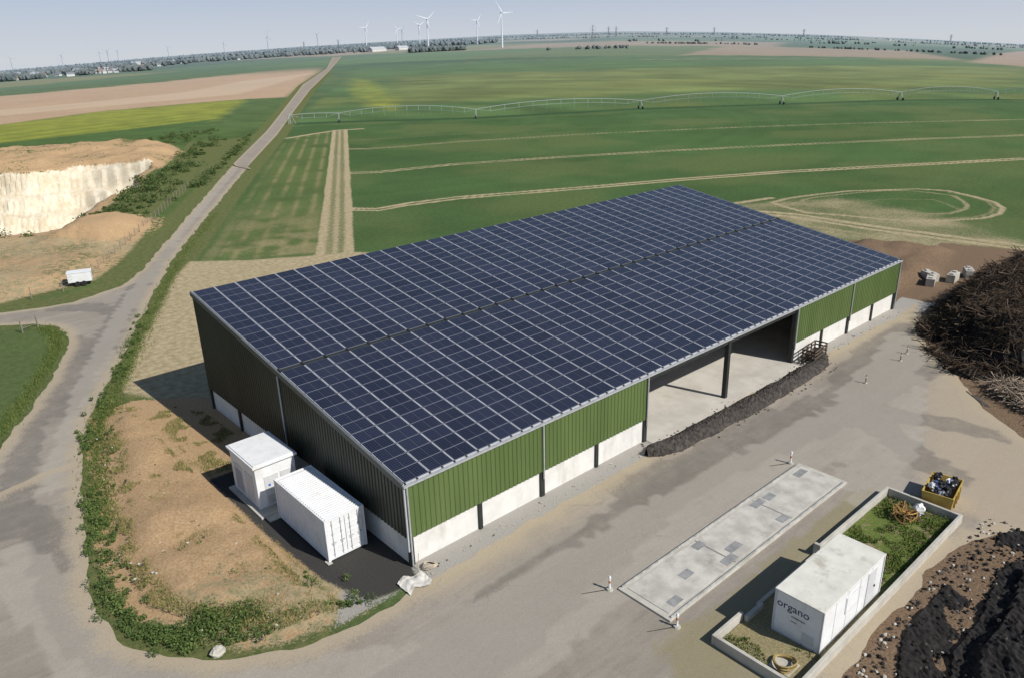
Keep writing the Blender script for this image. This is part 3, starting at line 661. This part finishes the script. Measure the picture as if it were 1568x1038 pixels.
_,(gx,gy,zz,s)=heap("pile_core",brush,4.2,4.2,m_dsoil,.5,11,bp,1.0)
A=pts_on(gx,gy,zz,s,14000); d=unit(rng.normal(size=A.shape)*np.array([1,1,.55])); Ls=rng.uniform(.4,2.2,(len(A),1))
sticks("branches",A-d*Ls*.5+[0,0,.15],A+d*Ls*.5+[0,0,.25],rng.uniform(.012,.055,len(A)),m_bark,bp)
lp=empty("branch_pile"); poly=[(46.4,-12.0),(44,-13.6),(42.2,-15.8),(41.2,-18.5),(42.5,-22),(47,-22),(50,-17)]
_,(gx,gy,zz,s)=heap("litter",poly,.7,2,m_bsoil,.4,15,lp)
A=pts_on(gx,gy,zz,s,2600); d=unit(rng.normal(size=A.shape)*np.array([1,1,.3])); Ls=rng.uniform(.5,2.2,(len(A),1))
sticks("branches",A-d*Ls*.5+[0,0,.1],A+d*Ls*.5+[0,0,.3],rng.uniform(.015,.05,len(A)),m_bark2,lp)
ch=empty("compost_heap")
_,(gx,gy,zz,s)=heap("heap_body",[(11.5,-22),(14,-21.2),(18,-21.2),(22,-20.6),(25.5,-21.8),(32,-26),(26,-34),(8,-31),(6,-25)],1.3,3.0,m_dsoil,.16,21,ch,1.0,fine=.17)
A=pts_on(gx,gy,zz,s,1100,-.4); mb=MB()
for i,p in enumerate(A):
    r=random.uniform(.04,.14); mb.blob((p[0],p[1],max(p[2],.05)),(r,r*.8,r*.7),0 if random.random()<.92 else 1,i,.3,6,4)
mb.obj("clods",[m_dsoil,m_bsoil],ch)
st=empty("rubble"); mb=MB()
for i in range(420):
    x_=random.uniform(8.5,27);y_=-19.6-random.random()**1.5*2.6; r=random.uniform(.03,.12); mb.blob((x_,y_,r*.4),(r,r*.8,r*.7),random.choice([0,0,1,2]),i,.3,6,4)
for i in range(260):
    x_=random.uniform(0,59);y_=random.choice([-1,1])*random.random()**2*.5-.9; r=random.uniform(.02,.06); mb.blob((x_,y_,r*.5+.01),(r,r*.8,r*.7),random.choice([0,2,2]),i,.3,6,4)
for i in range(200):
    x_=random.uniform(-12,-3.5);y_=random.uniform(0,28)
    if sdf(np.array([x_]),np.array([y_]),verge)[0]<.3 or (x_>-4.6): continue
    r=random.uniform(.03,.09); mb.blob((x_,y_,r*.3+(.35 if x_<-6 else .03)),(r,r*.8,r*.7),random.choice([0,2]),i,.3,6,4)
mb.obj("stones",[m_bsoil,m_dsoil,m_conc],st)
# continuous windrow of dark spoil along the open bays
ssp=empty("spoil_windrow")
tx=np.arange(18.3,42.6,.12); ty_=np.linspace(-1.35,1.35,25); gx,tt=np.meshgrid(tx,ty_)
yc=np.interp(gx,[18.3,21,24,30,36,40,42.6],[-1.45,-1.75,-1.9,-2.05,-2.1,-1.9,-1.7]); wid=np.interp(gx,[18.3,19.2,22,30,38,41.5,42.6],[.15,.75,.85,.9,.85,.7,.15])*(.85+.3*fbm(gx,gx*0,2.2,101))
gy=yc+tt+(fbm(gx,tt,1.5,102)-.5)*.3
prof=np.clip(1-(tt/wid)**2,-.4,1)
zz=.0+.50*np.maximum(prof,0)**.8*(.75+.5*fbm(gx,gy,1.4,103))+np.where(prof>0,.03+.09*rng.random(gx.shape),-.05)
ii=np.arange(gx.size).reshape(gx.shape)
m_wind=simple("dark_spoil",(.060,.052,.046),.95,.5,3,bump=.9)
np_mesh("windrow_body",np.stack([gx,gy,zz],-1).reshape(-1,3),np.stack([ii[:-1,:-1],ii[:-1,1:],ii[1:,1:],ii[1:,:-1]],-1).reshape(-1,4),m_wind,parent=ssp,smooth=False)
mb=MB()
for i in range(600):
    x_=random.uniform(18.5,42.3); q=random.gauss(0,.6); y_=float(np.interp(x_,[18.3,21,24,30,36,40,42.6],[-1.45,-1.75,-1.9,-2.05,-2.1,-1.9,-1.7]))+q
    r=random.uniform(.03,.09); mb.blob((x_,y_,max(.02,.5*(1-(q/.85)**2)*.9)+.03),(r,r*.8,r*.7),random.choice([0,0,1]),i,.3,6,4)
mb.obj("clods",[m_wind,m_bsoil],ssp)
# ------------------------------------------------------------------ bits
m_orange=simple("orange_plastic",(.45,.17,.05),.6); m_yel=simple("yellow_paint",(.48,.34,.09),.7,dirt=((.2,.12,.06),.6))
for (xx,y_,h) in [(6.3,-8.7,.75),(6.6,-12.7,.7),(24.3,-8.6,.8)]:
    mb=MB(); mb.rod((xx,y_,0),(xx,y_,.12),.2,.16,10,1); mb.rod((xx,y_,.12),(xx,y_,h),.06,.05,10,0); mb.rod((xx,y_,h),(xx,y_,h+.12),.08,.04,10,0); mb.rod((xx,y_,.45),(xx,y_,.58),.065,.063,10,2)
    mb.rod((xx-.1,y_+.05,.06),(xx-1.3,y_+.75,.05),.02,.01,5,3)
    mb.obj("bollard",[m_wpaint,m_conc,m_orange,m_black])
for (xx,y_) in [(40,-6.3),(46.5,-6.3),(48.5,-6.0)]:
    mb=MB(); mb.rod((xx,y_,0),(xx,y_,.1),.16,.13,8,1); mb.rod((xx,y_,.1),(xx,y_,.75),.05,.045,8,0); mb.rod((xx,y_,.5),(xx,y_,.62),.056,.056,8,2)
    mb.obj("marker_post",[simple("faded_red_post",(.28,.14,.09),.7),m_conc,m_wpaint])
sk=empty("waste_skip",(26.7,-17.0,.02),.15)
mb=MB()
a,b,c_,d,H=1.05,.75,1.35,.85,1.05
bo=[(-a,-b,0),(a,-b,0),(a,b,0),(-a,b,0)]; to=[(-c_,-d,H),(c_,-d,H),(c_,d,H),(-c_,d,H)]; ti=[(-c_+.06,-d+.06,H),(c_-.06,-d+.06,H),(c_-.06,d-.06,H),(-c_+.06,d-.06,H)]; bi=[(-a+.06,-b+.06,.3),(a-.06,-b+.06,.3),(a-.06,b-.06,.3),(-a+.06,b-.06,.3)]
mb.add(bo+to+ti+bi,[(3,2,1,0)]+[(i,(i+1)%4,4+(i+1)%4,4+i) for i in range(4)]+[(4+i,4+(i+1)%4,8+(i+1)%4,8+i) for i in range(4)]+[(8+i,8+(i+1)%4,12+(i+1)%4,12+i) for i in range(4)]+[(12,13,14,15)])
for s in (-1,1):
    for xx in (-.6,0,.6): mb.box(xx-.04,xx+.04,s*.84-.05,s*.84+.05,.1,.95)
mb.obj("skip_body",m_yel,sk)
mb=MB()
for i in range(30): mb.blob((random.uniform(-.98,.98),random.uniform(-.52,.52),random.uniform(.8,1.25)),(.26,.2,.18),random.choice([0,2,1,2,3,2]),i,.35)
mb.obj("waste_bags",[simple("blue_bag",(.07,.10,.18),.4),simple("white_bag",(.7,.7,.72),.4),simple("black_bag",(.02,.02,.025),.35),simple("grey_bag",(.3,.32,.36),.4)],sk)
hc=empty("hose_coil",(23.2,-16.3,.1)); mb=MB()
for i in range(7): mb.torus((random.uniform(-.35,.35),random.uniform(-.35,.35),.12+i*.06),.45+random.uniform(-.12,.12),.035,i%2*2,(random.uniform(-.6,.6),random.uniform(-.6,.6),1),wob=.1)
for i in range(14): mb.rod((random.uniform(-.9,.9),random.uniform(-.6,.6),.05),(random.uniform(-.9,.9),random.uniform(-.6,.6),.7),.04,n=5,m=i%2*2)
mb.blob((.8,-.5,.4),(.34,.32,.4),1,5,.15); mb.obj("coiled_hose",[simple("dull_yellow_hose",(.42,.24,.06),.65),simple("white_sack",(.74,.74,.72),.7),simple("brown_hose",(.20,.12,.06),.7)],hc)
hc=empty("hose_coil",(8.0,-17.5,.1)); mb=MB()
for i in range(5): mb.torus((0,0,.08+i*.05),.5-.05*(i%2),.04,0,(.1,.1*i-.2,1),wob=.06)
mb.box(-.5,.5,-.5,.5,-.1,.04,1); mb.obj("coiled_hose",[simple("faded_yellow_hose",(.34,.25,.10),.7),m_conc],hc)
cr=empty("rusty_crate",(41.6,-1.0,.02),.1); mb=MB()
m_rust=simple("rusty_steel",(.10,.075,.06),.85,.4,4)
for xx in (-1.3,-.4,.5,1.3):
    for y_ in (-.5,.5): mb.box(xx-.05,xx+.05,y_-.05,y_+.05,0,1.25)
for zz in (.15,.55,.9,1.2):
    for y_ in (-.57,.54): mb.box(-1.35,1.35,y_-.02,y_+.04,zz,zz+.12)
    for xx in (-1.38,1.35): mb.box(xx,xx+.03,-.5,.5,zz,zz+.12)
for i in range(16): mb.box(-.2,.2,-.15,.15,0,.2,0,Matrix.Translation((random.uniform(-1,1),random.uniform(-.3,.3),random.uniform(.1,.7)))@Matrix.Rotation(random.random()*3,4,'Z')@Matrix.Rotation(random.random(),4,'X'))
mb.obj("crate_frame",m_rust,cr)
for i,(xx,y_,r_) in enumerate([(70.5,.6,.3),(73.5,-.6,.1),(76.5,-1.2,.5),(72.3,1.4,1.0)]):
    mb=MB(); M=Matrix.Translation((xx,y_,0))@Matrix.Rotation(r_,4,'Z')
    mb.box(-1,1,-.45,.45,0,.9,0,M); mb.box(-.8,-.4,-.2,.2,.9,1.05,0,M); mb.box(.4,.8,-.2,.2,.9,1.05,0,M); mb.obj("concrete_block",m_conc,bevel=.03)
tr=empty("box_trailer",(1.9,73.6,0),-.3); mb=MB()
mb.box(-1.3,1.3,-.75,.75,.5,1.65); mb.box(-1.36,1.36,-.8,.8,1.652,1.72); mb.obj("box_body",m_wpaint,tr,bevel=.03)
mb=MB()
for s in (-1,1):
    mb.rod((-.3,s*.80,.32),(-.3,s*.98,.32),.32,n=16); mb.rod((.4,s*.80,.32),(.4,s*.98,.32),.32,n=16)
mb.rod((-1.3,0,.45),(-2.4,0,.45),.05); mb.rod((-2.3,0,.45),(-2.3,0,.02),.04); mb.box(-1.2,1.2,-.6,.6,.36,.49); mb.obj("chassis",m_black,tr)
m_wood=simple("weathered_wood",(.25,.22,.18),.9)
fg=empty("field_gate",(-6.5,59.3,0),.5); mb=MB()
for xx in (-.9,.9): mb.box(xx-.05,xx+.05,-.05,.05,0,1.3)
for zz in (.45,.8,1.15): mb.rod((-.9,0,zz),(.9,0,zz),.02)
mb.rod((-.9,0,.45),(.9,0,1.15),.02); mb.obj("gate_leaf",m_wood,fg)
fn=empty("wire_fence"); mb=MB(); fp=[(-3,70.5),(.5,71.3),(3.8,74),(9,83),(16,95),(23,107),(30,120),(40,137)]
prev=None
for a,b in zip(fp[:-1],fp[1:]):
    k=max(1,int(math.dist(a,b)/2.5))
    for j in range(k):
        xx=a[0]+(b[0]-a[0])*j/k-1.0;y_=a[1]+(b[1]-a[1])*j/k+.6
        mb.rod((xx,y_,-.1),(xx,y_,1.5),.05,n=5)
        if prev:
            for zz in (.6,1.0,1.4): mb.rod((*prev,zz),(xx,y_,zz),.012,n=3,cap=False)
        prev=(xx,y_)
mb.obj("posts_and_wire",m_wood,fn)
mb=MB(); mb.blob((-10.3,.9,.15),(.34,.27,.28),0,3,.18); mb.obj("boulder",m_conc)
gx,gy=np.meshgrid(np.linspace(-1.4,.1,22),np.linspace(-1.9,-.7,18)); zz=.05+.28*np.abs(fbm(gx,gy,.5,71)-.5)*2
k=.2*np.sin(gx*5); V=np.stack([gx+k*.2,gy+k,zz],-1).reshape(-1,3); ii=np.arange(gx.size).reshape(gx.shape)
np_mesh("plastic_sheet",V,np.stack([ii[:-1,:-1],ii[:-1,1:],ii[1:,1:],ii[1:,:-1]],-1).reshape(-1,4),simple("white_sheet",(.6,.58,.54),.6),smooth=True)
mb=MB()
for i in range(4): mb.torus((.7,-.75,.08+i*.05),.4-.03*i,.02,0,(.1*i,.2,1),wob=.1)
mb.rod((.1,-.5,.02),(.3,-.4,.9),.02); mb.obj("cable_coil",[simple("pale_cable",(.5,.42,.32),.6)])
# ------------------------------------------------------------------ vegetation
def scatter(line,n,spread,z=0):
    P=np.array(line); s=rng.integers(0,len(P)-1,n); t_=rng.random(n)[:,None]
    return P[s]*(1-t_)+P[s+1]*t_+rng.normal(size=(n,2))*spread
Q=np.concatenate([scatter([(-10.8,20),(-11.6,16),(-12.4,11),(-12.9,7.5),(-12.4,4.5),(-11,2)],150,.42),scatter([(-10.6,3.2),(-9.2,2.6),(-8.4,2.4)],100,.6),scatter([(-12,4),(-9.9,2),(-8,.3)],45,.45),scatter([(-4.8,3.5),(-4.6,-.2),(-3,-1)],14,.3),scatter([(-9.5,27),(-8,31),(-5,37),(-1,45.5),(4,56)],90,.35),scatter([(-8,11),(-7,6)],18,1.2),scatter([(-7.8,31),(-6.8,24)],16,1.),scatter([(-9,18),(-9,8),(-6,3)],22,1.5)])
h=rng.uniform(.08,.42,len(Q))*rng.uniform(.6,1.1,len(Q)); h[150:250]*=1.4
leafcloud("weeds",np.stack([Q[:,0],Q[:,1],h*.6+.1],1),np.stack([h*1.2,h*1.2,h*.9],1),70,.06,m_leaf)
n=130000; P=np.stack([rng.uniform(-13.5,0,n),rng.uniform(-1.6,33,n)],1)
k=(sdf(P[:,0],P[:,1],verge,3)>.1)&((fbm(P[:,0],P[:,1],1.4,81)+.22*(P[:,1]<7)+.1*(P[:,0]<-10))>.56)&~((P[:,0]>-4.3)&(P[:,1]>-1)&(P[:,1]<17))
P=P[k]; zg=np.where(P[:,0]<-5,.25,.0)
blades("grass_tufts",np.stack([P[:,0],P[:,1],zg],1),.17,.018,m_gras)
Q=scatter(rR[5:14],9000,.5)+[1.0,-.3]; Q2=scatter(slo[3:],5000,.4)+[-1.0,.3]; Q=np.concatenate([Q,Q2])
blades("verge_grass",np.stack([Q[:,0],Q[:,1],np.zeros(len(Q))],1),.22,.03,m_gras2)
Q=np.concatenate([scatter([(20,112),(33,140),(48,168),(62,196),(80,225)],110,2.2),scatter([(14,114),(20,124),(30,142),(42,166)],60,1.3),scatter([(45,130),(70,172),(100,225)],50,.8)-[7,-3],scatter([(-14,121),(4,109)],12,1.5),scatter([(60,228),(75,240),(90,262)],50,5)])
h=rng.uniform(.3,1.2,len(Q)); leafcloud("shrubs",np.stack([Q[:,0],Q[:,1],h*.5-.1],1),np.stack([h*1.6,h*1.6,h],1),80,.2,m_shrub)
# ------------------------------------------------------------------ irrigation pivot
mb=MB(); pts=pivot
for i in range(len(pts)-1):
    a,b=Vector((*pts[i],0)),Vector((*pts[i+1],0)); L=(b-a).length; d=(b-a).normalized(); pr=Vector((-d.y,d.x,0)); N=12
    if i==0: N=4
    top=[];l1=[];l2=[]
    for k in range(N+1):
        t_=k/N; P=a.lerp(b,t_); zb=T(P.x,P.y)+3.3; arc_=4*t_*(1-t_)*(2.0 if i else .3)
        top.append(P+Vector((0,0,zb+arc_))); l1.append(P+pr*.9+Vector((0,0,zb+arc_-1.5*(0<k<N)))); l2.append(P-pr*.9+Vector((0,0,zb+arc_-1.5*(0<k<N))))
    for k in range(N):
        mb.rod(top[k],top[k+1],.10,n=6,cap=False)
        mb.rod(l1[k],l1[k+1],.03,n=4,cap=False); mb.rod(l2[k],l2[k+1],.03,n=4,cap=False)
    for k in range(1,N):
        mb.rod(top[k],l1[k],.035,n=4,cap=False); mb.rod(top[k],l2[k],.035,n=4,cap=False); mb.rod(l1[k],l2[k],.03,n=4,cap=False)
        mb.rod(top[k]+Vector((0,0,-.1)),Vector((top[k].x,top[k].y,T(top[k].x,top[k].y)+1.6)),.02,n=3,cap=False)
    P=b; zb=T(P.x,P.y)
    for s in (-1,1):
        for q in (-.25,.25): mb.rod(P+pr*s*1.9+d*q+Vector((0,0,zb+.6)),P+d*q*.5+Vector((0,0,zb+3.4)),.07,n=5)
        c=P+pr*s*1.9+Vector((0,0,zb+.6)); mb.rod(c-d*.15,c+d*.15,.6,n=14,m=1)
    mb.rod(P+pr*1.9+Vector((0,0,zb+.65)),P-pr*1.9+Vector((0,0,zb+.65)),.09,n=5)
P=Vector((*pts[0],0));zb=T(P.x,P.y)
for sx in (-1,1):
    for sy in (-1,1): mb.rod(P+Vector((sx*1.5,sy*1.5,zb)),P+Vector((sx*.3,sy*.3,zb+3.5)),.08,n=5)
mb.rod(P+Vector((0,0,zb)),P+Vector((0,0,zb+4)),.15)
mb.obj("irrigation_pivot",[simple("galvanised_pipe",(.38,.41,.41),.5,.05,1),m_black])
# ------------------------------------------------------------------ wind turbines / pylons
m_turb=simple("turbine_white",(.66,.70,.76),.5,.02,.1)
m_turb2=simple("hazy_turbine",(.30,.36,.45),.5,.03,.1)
def turbine(az,r,h,rot,face=None):
    x,y=polar(az,r); z=T(x,y)-3; mb=MB(); th_=az+(face or .5)
    d=Vector((math.cos(th_),math.sin(th_),0)); side=Vector((-d.y,d.x,0)); B=Vector((x,y,z))
    mb.rod(B,B+Vector((0,0,h)),2.2,1.15,10)
    hub=B+Vector((0,0,h+1.2))-d*4
    mb.rod(hub,hub+d*9,1.5,1.3,8); mb.rod(hub-d*2,hub,.5,1.5,8)
    for k in range(3):
        a=rot+k*2*math.pi/3; e=side*math.cos(a)+Vector((0,0,1))*math.sin(a); w=d.cross(e); Lb=h*.42
        ps=[(0,.8),(.15,2.0),(.5,1.3),(1,.35)]; vs=[]
        for t_,c in ps:
            P=hub-d*1+e*Lb*t_; vs+=[P-w*c*.4,P+d*.4,P+w*c,P-d*.4]
        mb.add(vs,[(4*i+j,4*i+(j+1)%4,4*i+4+(j+1)%4,4*i+4+j) for i in range(3) for j in range(4)])
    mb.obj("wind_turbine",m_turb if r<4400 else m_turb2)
for az,r,h,rot,fc in [(.853,1950,78,1.0,.4),(.943,2150,76,.3,.3),(.883,2900,78,.1,.6),(1.017,3300,78,2.2,.5),(1.074,5000,80,.5,.4),(1.131,4500,78,1.7,.5),(.98,4200,78,.9,.5),(.953,3300,78,2.6,.6),(.974,5200,80,.2,.4),(1.302,6000,75,.4,.4),(1.310,6600,75,1.4,.4),(1.24,6500,70,.8,.3),(1.18,6200,75,2.0,.4),(1.394,6000,75,.9,.4),(1.292,7000,80,2.3,.4),(1.347,6400,75,.1,.4)]:
    turbine(az,r,h,rot,fc)
m_pyl=simple("pylon_steel",(.20,.24,.29),.6,.05,.1)
def pylon(az,r,h):
    x,y=polar(az,r); z=T(x,y)-1; mb=MB(); B=Vector((x,y,z)); w=h*.1; q=r/2300
    lv=[(0,w),(.3,w*.62),(.6,w*.3),(.8,w*.2),(1,w*.05)]
    c=[[B+Vector((sx*k,sy*k,h*t_)) for sx,sy in ((-1,-1),(1,-1),(1,1),(-1,1))] for t_,k in lv]
    for i in range(4):
        for j in range(4):
            mb.rod(c[i][j],c[i+1][j],.22*q,n=4,cap=False); mb.rod(c[i][j],c[i+1][(j+1)%4],.13*q,n=3,cap=False); mb.rod(c[i][(j+1)%4],c[i+1][j],.13*q,n=3,cap=False)
    d=Vector((math.sin(az),-math.cos(az),0))
    for t_,l in ((.66,.2),(.8,.26),(.92,.16)):
        P=B+Vector((0,0,h*t_)); mb.rod(P-d*h*l,P+d*h*l,.22*q,n=4); mb.rod(P-d*h*l,P+Vector((0,0,h*.05)),.12*q,n=3); mb.rod(P+d*h*l,P+Vector((0,0,h*.05)),.12*q,n=3)
    mb.obj("electricity_pylon",m_pyl)
for az,r,h in [(.743,2500,48),(.724,3600,46),(.715,3900,46),(.655,4600,45),(.81,4800,45),(1.05,4600,45),(1.09,5000,45),(.50,5200,45),(.35,5600,45),(.60,5400,45)]: pylon(az,r,h)
# ------------------------------------------------------------------ distant trees & village
def ico():
    import bmesh
    bm=bmesh.new(); bmesh.ops.create_icosphere(bm,subdivisions=1,radius=1); v=np.array([x.co[:] for x in bm.verts]); f=np.array([[q.index for q in p.verts] for p in bm.faces]); bm.free(); return v,f
iv,if_=ico()
tp=[]
def belt(az0,az1,r0,r1,n,h0,h1,clump=.04,thr=.5):
    k=0;tries=0
    while k<n and tries<n*30:
        tries+=1
        a=random.uniform(az0,az1); r=random.uniform(r0,r1)
        if float(vnoise(a/clump,r/300.,1,5))<thr: continue
        x,y=polar(a,r); tp.append((x,y,T(x,y),random.uniform(h0,h1))); k+=1
belt(1.26,1.45,1650,1950,300,6,11,.02,.45); belt(1.22,1.45,2100,3600,520,7,13,.03,.45)
belt(.99,1.27,2300,2800,460,7,13,.02,.4); belt(.97,1.28,3000,4200,700,9,15,.03,.3)
belt(.90,.965,1850,1900,190,9,12,.02,.0); belt(.86,1.05,2700,3600,420,9,15,.02,.35)
belt(.18,.9,3600,4200,200,4,8,.03,.66); belt(.18,.9,5200,6800,620,5,10,.04,.45); belt(.9,1.45,5000,6800,800,8,14,.03,.25)
belt(.70,.80,1500,1560,26,4,7,.02,.3); belt(.3,.7,2300,2500,60,4,8,.02,.6)
for a0_,a1_,r_ in ((.3,.5,1500),(.55,.68,1900),(.42,.6,2900),(.25,.4,3300)):
    for k in range(60):
        a=a0_+(a1_-a0_)*random.random(); x,y=polar(a,r_*(1+(a-a0_)*.6)); tp.append((x,y,T(x,y),random.uniform(2.5,5)))
Tp=np.array(tp); n=len(Tp); J=1+.35*(rng.random((n,len(iv),1))-.5)*2
S=np.stack([Tp[:,3]*.62,Tp[:,3]*.62,Tp[:,3]*.55],1)[:,None,:]
V=(iv[None]*J*S+np.stack([Tp[:,0],Tp[:,1],Tp[:,2]+Tp[:,3]*.45],1)[:,None,:]).reshape(-1,3)
Fq=(if_[None]+np.arange(n)[:,None,None]*len(iv)).reshape(-1,3)
dist=np.hypot(Tp[:,0]-CX,Tp[:,1]-CY)
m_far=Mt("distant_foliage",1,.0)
m_far.color(m_far.mix(m_far.attr("hz"),m_far.mix(m_far.attr("sh"),(.035,.045,.03),(.11,.11,.07)),(.29,.36,.44))); m_far=m_far.m  # aerial haze mixed into the foliage colour by distance
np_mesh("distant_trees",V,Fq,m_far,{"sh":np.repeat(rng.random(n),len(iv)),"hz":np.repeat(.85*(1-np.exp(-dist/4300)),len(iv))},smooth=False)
mb=MB()
def house(x,y,L,W,h,rot,mr):
    z=T(x,y)-.3; M=Matrix.Translation((x,y,z))@Matrix.Rotation(rot,4,'Z')
    mb.box(-L/2,L/2,-W/2,W/2,0,h,0,M)
    v=[(-L/2-.3,-W/2-.4,h+.02),(L/2+.3,-W/2-.4,h+.02),(L/2+.3,W/2+.4,h+.02),(-L/2-.3,W/2+.4,h+.02),(-L/2-.3,0,h+W*.4),(L/2+.3,0,h+W*.4)]
    mb.add([M@Vector(q) for q in v],[(0,1,5,4),(2,3,4,5),(0,4,3),(1,2,5),(0,3,2,1)],mr)
    for k in range(int(L/3)): mb.box(-L/2+1+k*3,-L/2+2+k*3,-W/2-.05,-W/2-.001,1,2.2,3,M)
for a0,a1,r0,r1,nn in [(1.27,1.44,1650,2000,80),(1.24,1.44,2100,3000,80),(1.15,1.27,2300,2900,22),(1.0,1.15,2700,3300,10),(.2,.6,4500,5500,10)]:
    for i in range(nn):
        a=random.uniform(a0,a1); r=random.uniform(r0,r1); x,y=polar(a,r)
        if random.random()<.04: house(x,y,random.uniform(20,35),14,5,random.uniform(0,3),2)
        else: house(x,y,random.uniform(8,14),7,random.uniform(3,4.5),random.uniform(0,3),random.choice([1,1,2,4]))
x,y=polar(1.005,2300); house(x,y,60,18,6,.3,2); x,y=polar(.975,2350); house(x,y,40,16,6,.2,2)
mb.obj("distant_village",[simple("render_walls",(.58,.57,.55),.8,.1,.05),simple("slate_roof",(.20,.22,.25),.7),simple("metal_roof",(.38,.41,.44),.6),m_black,simple("tile_roof",(.28,.19,.15),.8)])
# ------------------------------------------------------------------ light
sd=Vector((.30,-1.05,1.0)).normalized()
l=bpy.data.lights.new("sun",'SUN'); l.energy=4.9; l.angle=math.radians(.5); l.color=(1,.955,.88)
so=bpy.data.objects.new("sun",l); COL.objects.link(so); so.rotation_euler=sd.to_track_quat('Z','Y').to_euler(); so.location=(0,0,80)
w=bpy.data.worlds.new("World"); scene.world=w; w.use_nodes=True; nt=w.node_tree
sk=nt.nodes.new("ShaderNodeTexSky"); sk.sky_type='NISHITA'; sk.sun_disc=False
sk.sun_elevation=math.asin(sd.z); sk.sun_rotation=math.atan2(sd.x,sd.y); sk.air_density=1.0; sk.dust_density=.4; sk.ozone_density=1.5
# horizon haze layer: pale blue-grey band that fades with elevation
tc_=nt.nodes.new("ShaderNodeTexCoord"); sx=nt.nodes.new("ShaderNodeSeparateXYZ"); nt.links.new(tc_.outputs["Generated"],sx.inputs[0])
mr=nt.nodes.new("ShaderNodeMapRange"); mr.interpolation_type='SMOOTHSTEP'; nt.links.new(sx.outputs[2],mr.inputs[0])
mr.inputs[1].default_value=0.0; mr.inputs[2].default_value=.26; mr.inputs[3].default_value=.92; mr.inputs[4].default_value=0.0
mr2=nt.nodes.new("ShaderNodeMapRange"); nt.links.new(sx.outputs[2],mr2.inputs[0]); mr2.inputs[1].default_value=0.0; mr2.inputs[2].default_value=.08
hc_=nt.nodes.new("ShaderNodeMix"); hc_.data_type='RGBA'; nt.links.new(mr2.outputs[0],hc_.inputs[0]); hc_.inputs[6].default_value=(7.9,8.4,9.2,1); hc_.inputs[7].default_value=(5.3,6.4,8.9,1)
mx=nt.nodes.new("ShaderNodeMix"); mx.data_type='RGBA'; nt.links.new(mr.outputs[0],mx.inputs[0]); nt.links.new(sk.outputs[0],mx.inputs[6]); nt.links.new(hc_.outputs[2],mx.inputs[7])
bg=nt.nodes["Background"]; bg.inputs[1].default_value=.078; nt.links.new(mx.outputs[2],bg.inputs[0])
scene.view_settings.view_transform='Standard'; scene.view_settings.look='None'; scene.view_settings.exposure=0
